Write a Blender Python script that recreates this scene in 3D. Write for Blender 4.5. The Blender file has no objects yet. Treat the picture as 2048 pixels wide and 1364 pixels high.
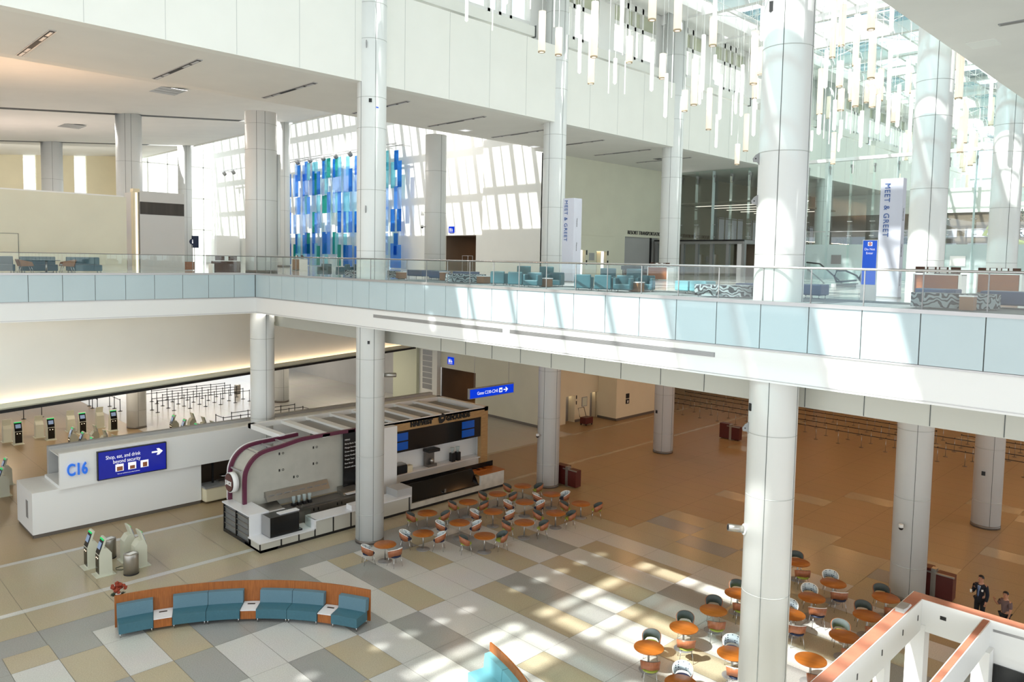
import bpy, bmesh, math, random
from mathutils import Vector, Matrix
random.seed(11)
scene = bpy.context.scene
COL = scene.collection

# ------------------------------------------------------------------ camera
cam_d = bpy.data.cameras.new('camera')
cam = bpy.data.objects.new('camera', cam_d); COL.objects.link(cam)
PITCH, ROLL, YAW = math.radians(3.91751), math.radians(-1.03895), math.radians(45.14822)
cy_, sy_ = math.cos(YAW), math.sin(YAW)
fwd = Vector((cy_, sy_, 0)); right = Vector((sy_, -cy_, 0)); down = Vector((0, 0, -1))
f2 = fwd * math.cos(PITCH) + down * math.sin(PITCH); d2 = down * math.cos(PITCH) - fwd * math.sin(PITCH)
r3 = right * math.cos(ROLL) + d2 * math.sin(ROLL); d3 = -right * math.sin(ROLL) + d2 * math.cos(ROLL)
m = Matrix.Identity(4)
for i in range(3):
    m[i][0] = r3[i]; m[i][1] = -d3[i]; m[i][2] = -f2[i]
m[0][3], m[1][3], m[2][3] = 0, 0, 12.8
cam.matrix_world = m
cam_d.sensor_width = 36; cam_d.lens = 1510.648 / 2048 * 36
cam_d.shift_y = (622.5 - 682) / 2048
cam_d.clip_end = 600; cam_d.clip_start = 0.05
scene.camera = cam

# ------------------------------------------------------------------ sky, sun, exposure
vs = scene.view_settings
vs.view_transform = 'Standard'; vs.look = 'None'; vs.gamma = 1; vs.exposure = 0.0
try: vs.use_curve_mapping = False
except Exception: pass
world = bpy.data.worlds.new('sky'); scene.world = world; world.use_nodes = True
nt = world.node_tree; nt.nodes.clear()
wo = nt.nodes.new('ShaderNodeOutputWorld'); bg = nt.nodes.new('ShaderNodeBackground')
tc = nt.nodes.new('ShaderNodeTexCoord'); nz = nt.nodes.new('ShaderNodeTexNoise'); cr = nt.nodes.new('ShaderNodeValToRGB')
nz.inputs['Scale'].default_value = 4.5; nz.inputs['Detail'].default_value = 6
cr.color_ramp.elements[0].position = 0.36; cr.color_ramp.elements[0].color = (0.60, 0.80, 1.0, 1)
cr.color_ramp.elements[1].position = 0.56; cr.color_ramp.elements[1].color = (1.0, 0.98, 0.945, 1)
nt.links.new(tc.outputs['Generated'], nz.inputs['Vector']); nt.links.new(nz.outputs['Fac'], cr.inputs['Fac'])
nt.links.new(cr.outputs['Color'], bg.inputs['Color']); nt.links.new(bg.outputs['Background'], wo.inputs['Surface'])
bg.inputs['Strength'].default_value = 2.2
SUN_TRAVEL = Vector((1, -0.34, -1.22)).normalized()
sun_d = bpy.data.lights.new('sun', 'SUN'); sun_d.energy = 11.0; sun_d.angle = math.radians(0.7); sun_d.color = (1.0, 0.985, 0.955)
sun = bpy.data.objects.new('sun', sun_d); COL.objects.link(sun)
sun.rotation_euler = SUN_TRAVEL.to_track_quat('-Z', 'Y').to_euler(); sun.location = (-40, 30, 60)

# ------------------------------------------------------------------ materials
def lin(c):
    return tuple((x / 12.92 if x <= 0.04045 else ((x + 0.055) / 1.055) ** 2.4) for x in c)
def rgb(r, g, b): return lin((r / 255, g / 255, b / 255)) + (1,)
def base_mat(name):
    mt = bpy.data.materials.new(name); mt.use_nodes = True
    return mt, mt.node_tree, mt.node_tree.nodes['Principled BSDF']
def mat(name, col, rough=0.5, metal=0.0, var=0.0, vscale=8.0, emit=None, estr=0.0, spec=None, stretch=None, bump=0.0):
    mt, t, b = base_mat(name)
    b.inputs['Base Color'].default_value = col; b.inputs['Roughness'].default_value = rough; b.inputs['Metallic'].default_value = metal
    if spec is not None: b.inputs['Specular IOR Level'].default_value = spec
    if var > 0 or bump > 0:
        c = t.nodes.new('ShaderNodeTexCoord'); n = t.nodes.new('ShaderNodeTexNoise'); n.inputs['Scale'].default_value = vscale; n.inputs['Detail'].default_value = 5
        src = c.outputs['Object']
        if stretch:
            mp = t.nodes.new('ShaderNodeMapping'); mp.inputs['Scale'].default_value = stretch; t.links.new(src, mp.inputs['Vector']); src = mp.outputs['Vector']
        t.links.new(src, n.inputs['Vector'])
        if var > 0:
            r = t.nodes.new('ShaderNodeValToRGB')
            r.color_ramp.elements[0].position = 0.3; r.color_ramp.elements[1].position = 0.7
            r.color_ramp.elements[0].color = tuple(max(0, x * (1 - var)) for x in col[:3]) + (1,)
            r.color_ramp.elements[1].color = tuple(min(1, x * (1 + var)) for x in col[:3]) + (1,)
            t.links.new(n.outputs['Fac'], r.inputs['Fac']); t.links.new(r.outputs['Color'], b.inputs['Base Color'])
        if bump > 0:
            bp = t.nodes.new('ShaderNodeBump'); bp.inputs['Strength'].default_value = bump
            t.links.new(n.outputs['Fac'], bp.inputs['Height']); t.links.new(bp.outputs['Normal'], b.inputs['Normal'])
    if emit is not None:
        b.inputs['Emission Color'].default_value = emit; b.inputs['Emission Strength'].default_value = estr
    return mt
def glass(name, tint=(1, 1, 1, 1), gloss=0.06, rough=0.0, milky=0.0, milkcol=(0.9, 0.95, 0.95, 1)):
    mt = bpy.data.materials.new(name); mt.use_nodes = True; t = mt.node_tree; t.nodes.clear()
    o = t.nodes.new('ShaderNodeOutputMaterial'); tr = t.nodes.new('ShaderNodeBsdfTransparent'); tr.inputs['Color'].default_value = tint
    g = t.nodes.new('ShaderNodeBsdfGlossy'); g.inputs['Roughness'].default_value = rough; g.inputs['Color'].default_value = (1, 1, 1, 1)
    lw = t.nodes.new('ShaderNodeLayerWeight'); lw.inputs['Blend'].default_value = 0.12
    mlt = t.nodes.new('ShaderNodeMath'); mlt.operation = 'MULTIPLY'; mlt.inputs[1].default_value = gloss * 6
    ad = t.nodes.new('ShaderNodeMath'); ad.operation = 'ADD'; ad.inputs[1].default_value = gloss; ad.use_clamp = True
    t.links.new(lw.outputs['Facing'], mlt.inputs[0]); t.links.new(mlt.outputs[0], ad.inputs[0])
    mx = t.nodes.new('ShaderNodeMixShader'); t.links.new(ad.outputs[0], mx.inputs[0]); t.links.new(tr.outputs[0], mx.inputs[1]); t.links.new(g.outputs[0], mx.inputs[2])
    last = mx
    if milky > 0:
        df = t.nodes.new('ShaderNodeBsdfDiffuse'); df.inputs['Color'].default_value = milkcol
        tl = t.nodes.new('ShaderNodeBsdfTranslucent'); tl.inputs['Color'].default_value = milkcol
        m0 = t.nodes.new('ShaderNodeMixShader'); m0.inputs[0].default_value = 0.5; t.links.new(df.outputs[0], m0.inputs[1]); t.links.new(tl.outputs[0], m0.inputs[2])
        m2 = t.nodes.new('ShaderNodeMixShader'); m2.inputs[0].default_value = milky; t.links.new(mx.outputs[0], m2.inputs[1]); t.links.new(m0.outputs[0], m2.inputs[2]); last = m2
    t.links.new(last.outputs[0], o.inputs['Surface'])
    return mt
def emis(name, col, s):
    mt = bpy.data.materials.new(name); mt.use_nodes = True; t = mt.node_tree; t.nodes.clear()
    o = t.nodes.new('ShaderNodeOutputMaterial'); e = t.nodes.new('ShaderNodeEmission'); e.inputs['Color'].default_value = col; e.inputs['Strength'].default_value = s
    t.links.new(e.outputs[0], o.inputs['Surface']); return mt
def terrazzo(name, col, rough=0.22):
    mt, t, b = base_mat(name)
    c = t.nodes.new('ShaderNodeTexCoord'); n = t.nodes.new('ShaderNodeTexNoise'); n.inputs['Scale'].default_value = 28; n.inputs['Detail'].default_value = 3
    n2 = t.nodes.new('ShaderNodeTexNoise'); n2.inputs['Scale'].default_value = 0.6; n2.inputs['Detail'].default_value = 2
    r = t.nodes.new('ShaderNodeValToRGB'); r.color_ramp.elements[0].position = .35; r.color_ramp.elements[1].position = .65
    r.color_ramp.elements[0].color = tuple(x * .90 for x in col[:3]) + (1,); r.color_ramp.elements[1].color = tuple(min(1, x * 1.08) for x in col[:3]) + (1,)
    mm = t.nodes.new('ShaderNodeMixRGB'); mm.blend_type = 'MULTIPLY'; mm.inputs[0].default_value = .10
    t.links.new(c.outputs['Object'], n.inputs['Vector']); t.links.new(c.outputs['Object'], n2.inputs['Vector'])
    t.links.new(n.outputs['Fac'], r.inputs['Fac']); t.links.new(r.outputs['Color'], mm.inputs[1]); t.links.new(n2.outputs['Color'], mm.inputs[2]); t.links.new(mm.outputs[0], b.inputs['Base Color'])
    b.inputs['Roughness'].default_value = rough
    return mt
def wood(name, c0, c1, scale=3.0, stretch=(1, 1, .08), rough=.45):
    mt, t, b = base_mat(name)
    c = t.nodes.new('ShaderNodeTexCoord'); mp = t.nodes.new('ShaderNodeMapping'); mp.inputs['Scale'].default_value = stretch
    n = t.nodes.new('ShaderNodeTexNoise'); n.inputs['Scale'].default_value = scale * 8; n.inputs['Detail'].default_value = 6; n.inputs['Roughness'].default_value = .65
    r = t.nodes.new('ShaderNodeValToRGB'); r.color_ramp.elements[0].position = .3; r.color_ramp.elements[1].position = .72; r.color_ramp.elements[0].color = c0; r.color_ramp.elements[1].color = c1
    t.links.new(c.outputs['Object'], mp.inputs['Vector']); t.links.new(mp.outputs['Vector'], n.inputs['Vector']); t.links.new(n.outputs['Fac'], r.inputs['Fac']); t.links.new(r.outputs['Color'], b.inputs['Base Color'])
    b.inputs['Roughness'].default_value = rough; return mt
def pattern(name, bgc, fgc, scale, kind='dots', thr=.35):
    mt, t, b = base_mat(name)
    c = t.nodes.new('ShaderNodeTexCoord')
    if kind == 'dots':
        v = t.nodes.new('ShaderNodeTexVoronoi'); v.inputs['Scale'].default_value = scale; v.inputs['Randomness'].default_value = .25
        t.links.new(c.outputs['Object'], v.inputs['Vector']); src = v.outputs['Distance']
    else:
        v = t.nodes.new('ShaderNodeTexWave'); v.wave_type = 'BANDS'; v.bands_direction = 'Z'; v.inputs['Scale'].default_value = scale; v.inputs['Distortion'].default_value = 14; v.inputs['Detail'].default_value = 1.2; v.inputs['Detail Scale'].default_value = 1.6
        t.links.new(c.outputs['Object'], v.inputs['Vector']); src = v.outputs['Fac']
    r = t.nodes.new('ShaderNodeValToRGB'); r.color_ramp.interpolation = 'CONSTANT'
    r.color_ramp.elements[0].position = 0; r.color_ramp.elements[0].color = fgc; r.color_ramp.elements[1].position = thr; r.color_ramp.elements[1].color = bgc
    t.links.new(src, r.inputs['Fac']); t.links.new(r.outputs['Color'], b.inputs['Base Color']); b.inputs['Roughness'].default_value = .8
    return mt
M = {}
M['wall'] = mat('white_plaster', rgb(236, 236, 230), .7, var=.02, vscale=.5)
M['cream'] = mat('cream_plaster', rgb(228, 226, 206), .7, var=.03, vscale=.6)
M['sand'] = mat('sand_plaster', rgb(228, 218, 188), .75, var=.03, vscale=.6)
M['boothgrey'] = mat('booth_grey', rgb(214, 214, 212), .6, var=.02, vscale=.6)
M['greywall'] = mat('grey_wall', rgb(178, 178, 177), .6, var=.03, vscale=.7)
M['ceiling'] = mat('ceiling_white', rgb(232, 230, 224), .8, var=.02, vscale=.6)
M['column'] = mat('column_cladding', rgb(226, 228, 226), .38, var=.015, vscale=.7)
M['joint'] = mat('shadow_joint', rgb(96, 100, 98), .7)
M['faintjoint'] = mat('fine_joint', rgb(188, 190, 186), .7)
M['dark'] = mat('dark_void', rgb(26, 26, 27), .6)
M['black'] = mat('black_metal', rgb(20, 20, 22), .4)
M['blackgloss'] = mat('black_gloss', rgb(16, 17, 19), .12)
M['grey'] = mat('grey_metal', rgb(150, 150, 150), .4, .3)
M['steel'] = mat('brushed_steel', rgb(176, 172, 166), .32, .9, var=.05, vscale=6, stretch=(12, 12, .5))
M['chrome'] = mat('chrome', rgb(200, 200, 200), .18, 1.0)
M['trim'] = mat('satin_trim', rgb(190, 188, 188), .35, .6)
M['white'] = mat('white_paint', rgb(240, 240, 238), .4)
M['plinth'] = mat('plinth_metal', rgb(120, 114, 108), .4, .5)
M['bluepanel'] = mat('back_painted_glass', rgb(190, 207, 212), .16, var=.015, vscale=.8)
M['band'] = mat('glossy_bulkhead', rgb(196, 196, 186), .28)
M['glass'] = glass('clear_glass', (.97, 1.0, .99, 1), .035)
M['wallglass'] = glass('facade_glass', (.93, .985, .97, 1), .07)
M['roofglass'] = glass('roof_glass', (.94, .96, .95, 1), .03)
M['hallglass'] = glass('hall_roof_glass', (.66, .67, .67, 1), .03)
M['frost'] = glass('frosted_glass', (.9, .97, .97, 1), .03, .2, .72, (.78, .86, .86, 1))
M['frit'] = glass('fritted_glass', (.30, .41, .43, 1), .05, .1, .12, (.8, .9, .92, 1))
M['greypane'] = mat('dark_blue_grey_pane', rgb(120, 140, 150), .3)
M['teal'] = mat('teal_vinyl', rgb(62, 106, 120), .42, var=.05, vscale=14, bump=.02)
M['tealback'] = mat('teal_weave', rgb(96, 128, 142), .8, var=.10, vscale=90)
M['lounge'] = mat('lounge_vinyl', rgb(48, 92, 102), .45, var=.05, vscale=10)
M['tealdark'] = mat('dark_teal_vinyl', rgb(50, 84, 95), .5, var=.04, vscale=10)
M['aqua'] = mat('aqua_vinyl', rgb(112, 170, 180), .45)
M['navy'] = mat('navy_vinyl', rgb(38, 66, 104), .45, var=.05, vscale=10)
M['cherry'] = wood('cherry_wood', rgb(140, 78, 32), rgb(178, 106, 48))
M['top'] = wood('honey_laminate', rgb(152, 84, 26), rgb(180, 106, 38), 2, (1, .1, 1), .32)
M['shell'] = wood('shell_ply', rgb(150, 88, 56), rgb(178, 112, 76), 2, (1, 1, .2), .4)
M['oak'] = wood('oak_panel', rgb(166, 130, 84), rgb(192, 156, 106), 2, (.15, 1, 1), .5)
M['darkwood'] = wood('dark_wood', rgb(62, 36, 22), rgb(92, 54, 32))
M['deskwood'] = wood('desk_wood', rgb(126, 76, 46), rgb(158, 98, 60), 2, (.1, .1, 1))
M['brownbox'] = mat('brown_laminate', rgb(132, 92, 56), .5)
M['greyfab'] = mat('charcoal_fabric', rgb(84, 92, 92), .85, var=.08, vscale=40)
M['lime'] = mat('lime_vinyl', rgb(160, 172, 66), .5)
M['navyseat'] = mat('navy_seat', rgb(24, 40, 74), .5)
M['dotfab'] = pattern('dotted_fabric', rgb(206, 216, 220), rgb(54, 66, 84), 13, 'dots', .30)
M['zigzag'] = pattern('scribble_fabric', rgb(140, 152, 156), rgb(40, 44, 50), 2.6, 'wave', .40)
M['plum'] = mat('plum_paint', rgb(96, 36, 62), .4)
M['concrete'] = mat('plaster_grey', rgb(182, 180, 170), .8, var=.06, vscale=1.6)
M['quartz'] = mat('white_quartz', rgb(232, 232, 234), .25)
M['marble'] = mat('veined_marble', rgb(206, 204, 196), .3, var=.10, vscale=3)
M['counterpanel'] = mat('counter_panel', rgb(196, 194, 184), .4)
M['coppertop'] = mat('primed_beam_top', rgb(186, 122, 98), .6, var=.14, vscale=2.2)
M['kiosk'] = mat('kiosk_shell', rgb(208, 208, 190), .45)
M['green'] = emis('green_status_light', (.04, .8, .2, 1), .9)
M['signblue'] = mat('sign_blue', rgb(30, 84, 196), .35, emit=rgb(30, 84, 200), estr=.45)
M['signblue2'] = emis('lit_sign_blue', rgb(16, 60, 215), 1.0)
M['kioskscreen'] = mat('kiosk_screen', rgb(120, 136, 160), .2, emit=rgb(120, 140, 170), estr=.5)
M['screenblue'] = mat('screen_blue', rgb(16, 22, 92), .15, emit=rgb(22, 30, 130), estr=1.0, var=.3, vscale=1.2)
M['menublue'] = mat('menu_screen', rgb(8, 60, 130), .2, emit=rgb(6, 60, 130), estr=.5)
M['signwhite'] = emis('lit_letter_white', (1, 1, 1, 1), 1.0)
M['letterblue'] = mat('letter_blue', rgb(40, 110, 215), .35, emit=rgb(36, 110, 220), estr=.35)
M['paintblue'] = mat('painted_blue_letter', rgb(52, 92, 160), .5)
M['letterdark'] = mat('dark_letter', rgb(60, 58, 56), .5)
M['letterblack'] = mat('black_letter', rgb(14, 14, 14), .5)
M['pillar'] = mat('sign_pillar', rgb(206, 208, 220), .3)
M['red'] = mat('sign_red', rgb(200, 40, 44), .5)
M['maroon'] = mat('maroon_cabinet', rgb(84, 26, 20), .4)
M['cove'] = emis('warm_cove', (1.0, .70, .42, 1), 9.0)
M['warmlamp'] = emis('warm_lamp', (1.0, .78, .52, 1), 3.0)
M['softstrip'] = emis('soft_strip', (1.0, .86, .74, 1), 1.5)
M['tube'] = mat('frosted_acrylic', rgb(252, 238, 222), .5, emit=(1, .84, .66, 1), estr=.5)
M['rod'] = mat('white_rod', rgb(248, 248, 246), .5, emit=(1, .97, .92, 1), estr=.5)
M['ring'] = mat('lamp_ring', rgb(190, 170, 140), .5)
M['lens'] = emis('lamp_lens', (1, .93, .8, 1), 1.6)
M['floorW'] = terrazzo('terrazzo_white', rgb(206, 205, 200))
M['floorG'] = terrazzo('terrazzo_grey', rgb(160, 160, 156))
M['floorT'] = terrazzo('terrazzo_tan', rgb(184, 172, 146))
M['floorB'] = terrazzo('terrazzo_tan_lamp_tinted', rgb(170, 148, 114), .34)  # tan terrazzo, with part of the warm lamp light put into its colour
M['grout'] = mat('grout', rgb(120, 116, 108), .8)
M['mezzfloor'] = terrazzo('terrazzo_pale', rgb(206, 204, 198), .10)
M['carpet'] = mat('grey_carpet', rgb(120, 126, 128), .95, var=.1, vscale=60)
M['skinA'] = mat('skin', rgb(190, 136, 108), .55)
M['hair'] = mat('dark_hair', rgb(24, 20, 18), .6)
M['suit'] = mat('navy_suit', rgb(18, 22, 36), .8)
M['shirt'] = mat('pale_blue_shirt', rgb(176, 192, 214), .8)
M['tie'] = mat('striped_tie', rgb(90, 110, 150), .6)
M['tshirt'] = mat('grey_mauve_shirt', rgb(112, 92, 92), .85)
M['trouser'] = mat('dark_trousers', rgb(26, 26, 32), .85)
M['shoe'] = mat('black_shoe', rgb(16, 15, 15), .4)
M['leaf'] = mat('dark_leaf', rgb(44, 60, 40), .6, var=.3, vscale=9)
M['flower'] = mat('rust_flower', rgb(140, 52, 26), .7, var=.3, vscale=20)
M['yellow'] = mat('yellow_paint', rgb(206, 204, 110), .5)
M['lilac'] = mat('pale_lilac_blind', rgb(186, 182, 196), .8)
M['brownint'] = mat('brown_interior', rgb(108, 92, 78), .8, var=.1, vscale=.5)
M['caulk'] = mat('greenish_panel', rgb(206, 210, 188), .7)

# ------------------------------------------------------------------ builders
class MB:
    def __init__(s): s.bm = bmesh.new()
    def box(s, x0, x1, y0, y1, z0, z1, bev=0):
        v = [s.bm.verts.new(p) for p in ((x0,y0,z0),(x1,y0,z0),(x1,y1,z0),(x0,y1,z0),(x0,y0,z1),(x1,y0,z1),(x1,y1,z1),(x0,y1,z1))]
        fs = [s.bm.faces.new([v[i] for i in f]) for f in ((0,3,2,1),(4,5,6,7),(0,1,5,4),(1,2,6,5),(2,3,7,6),(3,0,4,7))]
        if bev:
            es = list({e for f in fs for e in f.edges})
            bmesh.ops.bevel(s.bm, geom=es, offset=bev, segments=2, profile=.5, affect='EDGES')
        return s
    def obox(s, c, size, rz=0, rx=0, ry=0, bev=0):
        n = len(s.bm.verts); b = MB(); hx, hy, hz = size[0]/2, size[1]/2, size[2]/2
        b.box(-hx, hx, -hy, hy, -hz, hz, bev)
        mx = Matrix.Translation(c) @ Matrix.Rotation(rz, 4, 'Z') @ Matrix.Rotation(ry, 4, 'Y') @ Matrix.Rotation(rx, 4, 'X')
        s.merge(b, mx); return s
    def merge(s, o, mx=None):
        vm = {}
        for v in o.bm.verts: vm[v] = s.bm.verts.new(mx @ v.co if mx else v.co)
        for f in o.bm.faces:
            nf = s.bm.faces.new([vm[v] for v in f.verts]); nf.smooth = f.smooth; nf.material_index = f.material_index
        o.bm.free(); return s
    def cyl(s, x, y, z0, z1, r0, r1=None, n=20, cap=True):
        r1 = r0 if r1 is None else r1
        return s.lathe([(r0, z0), (r1, z1)], n, (x, y, 0), cap)
    def lathe(s, prof, n=20, c=(0, 0, 0), cap=True, a0=0, a1=None):
        full = a1 is None; a1 = a0 + 2*math.pi if full else a1
        k = n if full else n + 1; rings = []
        for r, z in prof:
            rings.append([s.bm.verts.new((c[0] + r*math.cos(a0+(a1-a0)*i/n), c[1] + r*math.sin(a0+(a1-a0)*i/n), c[2]+z)) for i in range(k)])
        for a, b in zip(rings, rings[1:]):
            for i in range(n):
                j = (i+1) % k
                f = s.bm.faces.new((a[i], a[j], b[j], b[i])); f.smooth = True
        if cap and full:
            if prof[0][0] > 1e-5: s.bm.faces.new(list(reversed(rings[0])))
            if prof[-1][0] > 1e-5: s.bm.faces.new(rings[-1])
        return s
    def tube(s, p0, p1, r, n=8, r1=None):
        return s.path([p0, p1], r, n, r1)
    def path(s, pts, r, n=8, r1=None, closed=False):
        pts = [Vector(p) for p in pts]; rings = []; up = Vector((0, 0, 1))
        for i, p in enumerate(pts):
            if closed: d = pts[(i+1) % len(pts)] - pts[i-1]
            else: d = (pts[min(i+1, len(pts)-1)] - pts[max(i-1, 0)])
            d.normalize(); a = up if abs(d.z) < .95 else Vector((1, 0, 0))
            u = d.cross(a).normalized(); w = d.cross(u)
            rr = r if r1 is None else r + (r1-r)*i/max(1, len(pts)-1)
            rings.append([s.bm.verts.new(p + (u*math.cos(2*math.pi*k/n) + w*math.sin(2*math.pi*k/n))*rr) for k in range(n)])
        pr = list(zip(rings, rings[1:]))
        if closed: pr.append((rings[-1], rings[0]))
        for a, b in pr:
            for k in range(n):
                f = s.bm.faces.new((a[k], a[(k+1)%n], b[(k+1)%n], b[k])); f.smooth = n > 5
        if not closed:
            s.bm.faces.new(rings[0]); s.bm.faces.new(list(reversed(rings[-1])))
        return s
    def prism(s, poly, vec):
        vec = Vector(vec); a = [s.bm.verts.new(p) for p in poly]; b = [s.bm.verts.new(Vector(p)+vec) for p in poly]
        s.bm.faces.new(a); s.bm.faces.new(list(reversed(b)))
        for i in range(len(a)):
            j = (i+1) % len(a); s.bm.faces.new((a[j], a[i], b[i], b[j]))
        return s
    def quad(s, *pts, mi=0):
        f = s.bm.faces.new([s.bm.verts.new(p) for p in pts]); f.material_index = mi; return s
    def arcbox(s, c, r0, r1, a0, a1, z0, z1, n=12, bev=0, lean=0):
        V = []
        for i in range(n+1):
            a = a0 + (a1-a0)*i/n; ca, sa = math.cos(a), math.sin(a)
            V.append([s.bm.verts.new((c[0]+r*ca, c[1]+r*sa, z)) for r, z in ((r0, z0), (r1, z0), (r1+lean, z1), (r0+lean, z1))])
        for a, b in zip(V, V[1:]):
            for i in range(4):
                f = s.bm.faces.new((a[i], a[(i+1)%4], b[(i+1)%4], b[i]))
        s.bm.faces.new(list(reversed(V[0]))); s.bm.faces.new(V[-1])
        if bev:
            es = [e for e in s.bm.edges if e.calc_face_angle(0) > .6]
            bmesh.ops.bevel(s.bm, geom=es, offset=bev, segments=2, profile=.5, affect='EDGES')
        return s
    def build(s, name, material, parent=None, world=False):
        bmesh.ops.recalc_face_normals(s.bm, faces=s.bm.faces[:])
        if world and parent is not None:
            bmesh.ops.transform(s.bm, matrix=parent.matrix_basis.inverted(), verts=s.bm.verts[:])
        me = bpy.data.meshes.new(name); s.bm.to_mesh(me); s.bm.free()
        for q in (material if isinstance(material, (list, tuple)) else [material]): me.materials.append(q)
        o = bpy.data.objects.new(name, me); COL.objects.link(o)
        if parent is not None: o.parent = parent
        return o
def tag(o, label=None, cat=None, group=None, kind=None):
    if label: o['label'] = label
    if cat: o['category'] = cat
    if group: o['group'] = group
    if kind: o['kind'] = kind
    return o
def thing(name, label, cat, loc=(0, 0, 0), rz=0, group=None):
    o = bpy.data.objects.new(name, None); COL.objects.link(o); o.empty_display_size = .2
    o.location = loc; o.rotation_euler = (0, 0, rz)
    o.matrix_basis = Matrix.Translation(loc) @ Matrix.Rotation(rz, 4, 'Z')
    return tag(o, label, cat, group)
def struct(name, mb, material, parent=None):
    o = mb.build(name, material, parent)
    if parent is None: o['kind'] = 'structure'
    return o
KIDS = {}
def copy_tree(o, loc=None, rz=0, label=None, group=None, parent=None, scale=None):
    c = o.copy(); COL.objects.link(c)
    if parent is not None: c.parent = parent
    if loc is not None:
        c.location = loc; c.rotation_euler = (0, 0, rz)
    if scale: c.scale = (scale,)*3
    if label: c['label'] = label
    if group: c['group'] = group
    for ch in list(o.children): copy_tree(ch, parent=c)
    return c
def text(s, size, material, origin, u, v, parent=None, name='lettering', ext=.004, align='LEFT', bold=0.0, spacing=1.0, xs=1.0):
    cu = bpy.data.curves.new(name, 'FONT'); cu.body = s; cu.size = size; cu.extrude = ext; cu.align_x = align; cu.offset = bold; cu.space_character = spacing
    to = bpy.data.objects.new(name, cu); COL.objects.link(to)
    bpy.context.view_layer.update()
    me = bpy.data.meshes.new_from_object(to.evaluated_get(bpy.context.evaluated_depsgraph_get()))
    bpy.data.objects.remove(to); bpy.data.curves.remove(cu)
    u = Vector(u).normalized(); v = Vector(v).normalized(); w = u.cross(v)
    mx = Matrix.Identity(4)
    for i in range(3): mx[i][0] = u[i]*xs; mx[i][1] = v[i]; mx[i][2] = w[i]; mx[i][3] = origin[i]
    if parent is not None: mx = parent.matrix_basis.inverted() @ mx
    me.transform(mx); me.materials.clear(); me.materials.append(material); me.name = name
    o = bpy.data.objects.new(name, me); COL.objects.link(o)
    if parent is not None: o.parent = parent
    return o
ORD = ['first', 'second', 'third', 'fourth', 'fifth', 'sixth', 'seventh', 'eighth', 'ninth', 'tenth', 'eleventh', 'twelfth', 'thirteenth', 'fourteenth', 'fifteenth', 'sixteenth', 'seventeenth', 'eighteenth', 'nineteenth', 'twentieth']
def nth(i):
    if i < 20: return ORD[i]
    n = i + 1; t = {1: 'st', 2: 'nd', 3: 'rd'}.get(n % 10 if n % 100 not in (11, 12, 13) else 0, 'th')
    return f'{n}{t}'
R = math.radians
MZ, MF = 11.85, 11.82
# ================================================================== SETTING
# ---- ground floor: terrazzo tiles 1.285 x 2.515 m
TX0, TY0, TP, TQ = 11.36, 16.11, 1.285, 2.515
TC = {}
def row(j, i0, s):
    for k, ch in enumerate(s): TC[(i0+k, j)] = ch
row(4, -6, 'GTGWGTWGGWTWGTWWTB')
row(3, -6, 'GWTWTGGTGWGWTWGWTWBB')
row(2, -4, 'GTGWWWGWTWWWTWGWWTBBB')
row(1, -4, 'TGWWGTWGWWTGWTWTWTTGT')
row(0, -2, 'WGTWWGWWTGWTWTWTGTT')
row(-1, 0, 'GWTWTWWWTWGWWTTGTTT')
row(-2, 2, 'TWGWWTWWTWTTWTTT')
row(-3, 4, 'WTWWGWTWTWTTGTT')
fl = MB(); rnd = random.Random(5)
MI = {'W': 0, 'G': 1, 'T': 2, 'B': 3, 'J': 4}
def tile(x0, x1, y0, y1, ch, g=.006):
    fl.quad((x0+g, y0+g, 0), (x1-g, y0+g, 0), (x1-g, y1-g, 0), (x0+g, y1-g, 0), mi=MI[ch])
fl.quad((-40, -25, -.012), (112, -25, -.012), (112, 112, -.012), (-40, 112, -.012), mi=4)
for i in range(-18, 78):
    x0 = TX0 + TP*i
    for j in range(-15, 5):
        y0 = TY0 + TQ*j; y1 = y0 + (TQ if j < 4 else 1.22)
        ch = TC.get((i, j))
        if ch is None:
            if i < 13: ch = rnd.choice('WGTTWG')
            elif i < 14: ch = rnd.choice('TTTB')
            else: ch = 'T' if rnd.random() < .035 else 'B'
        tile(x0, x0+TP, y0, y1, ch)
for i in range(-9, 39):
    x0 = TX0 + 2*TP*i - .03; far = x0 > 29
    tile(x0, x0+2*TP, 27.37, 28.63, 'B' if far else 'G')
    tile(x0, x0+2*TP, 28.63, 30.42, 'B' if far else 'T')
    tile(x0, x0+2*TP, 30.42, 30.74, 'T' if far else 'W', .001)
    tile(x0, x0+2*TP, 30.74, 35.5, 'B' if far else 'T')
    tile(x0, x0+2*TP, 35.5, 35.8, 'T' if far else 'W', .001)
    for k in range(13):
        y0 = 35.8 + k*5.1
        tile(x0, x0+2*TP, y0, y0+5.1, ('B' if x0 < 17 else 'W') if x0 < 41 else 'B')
struct('floor', fl, [M['floorW'], M['floorG'], M['floorT'], M['floorB'], M['grout']])

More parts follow.
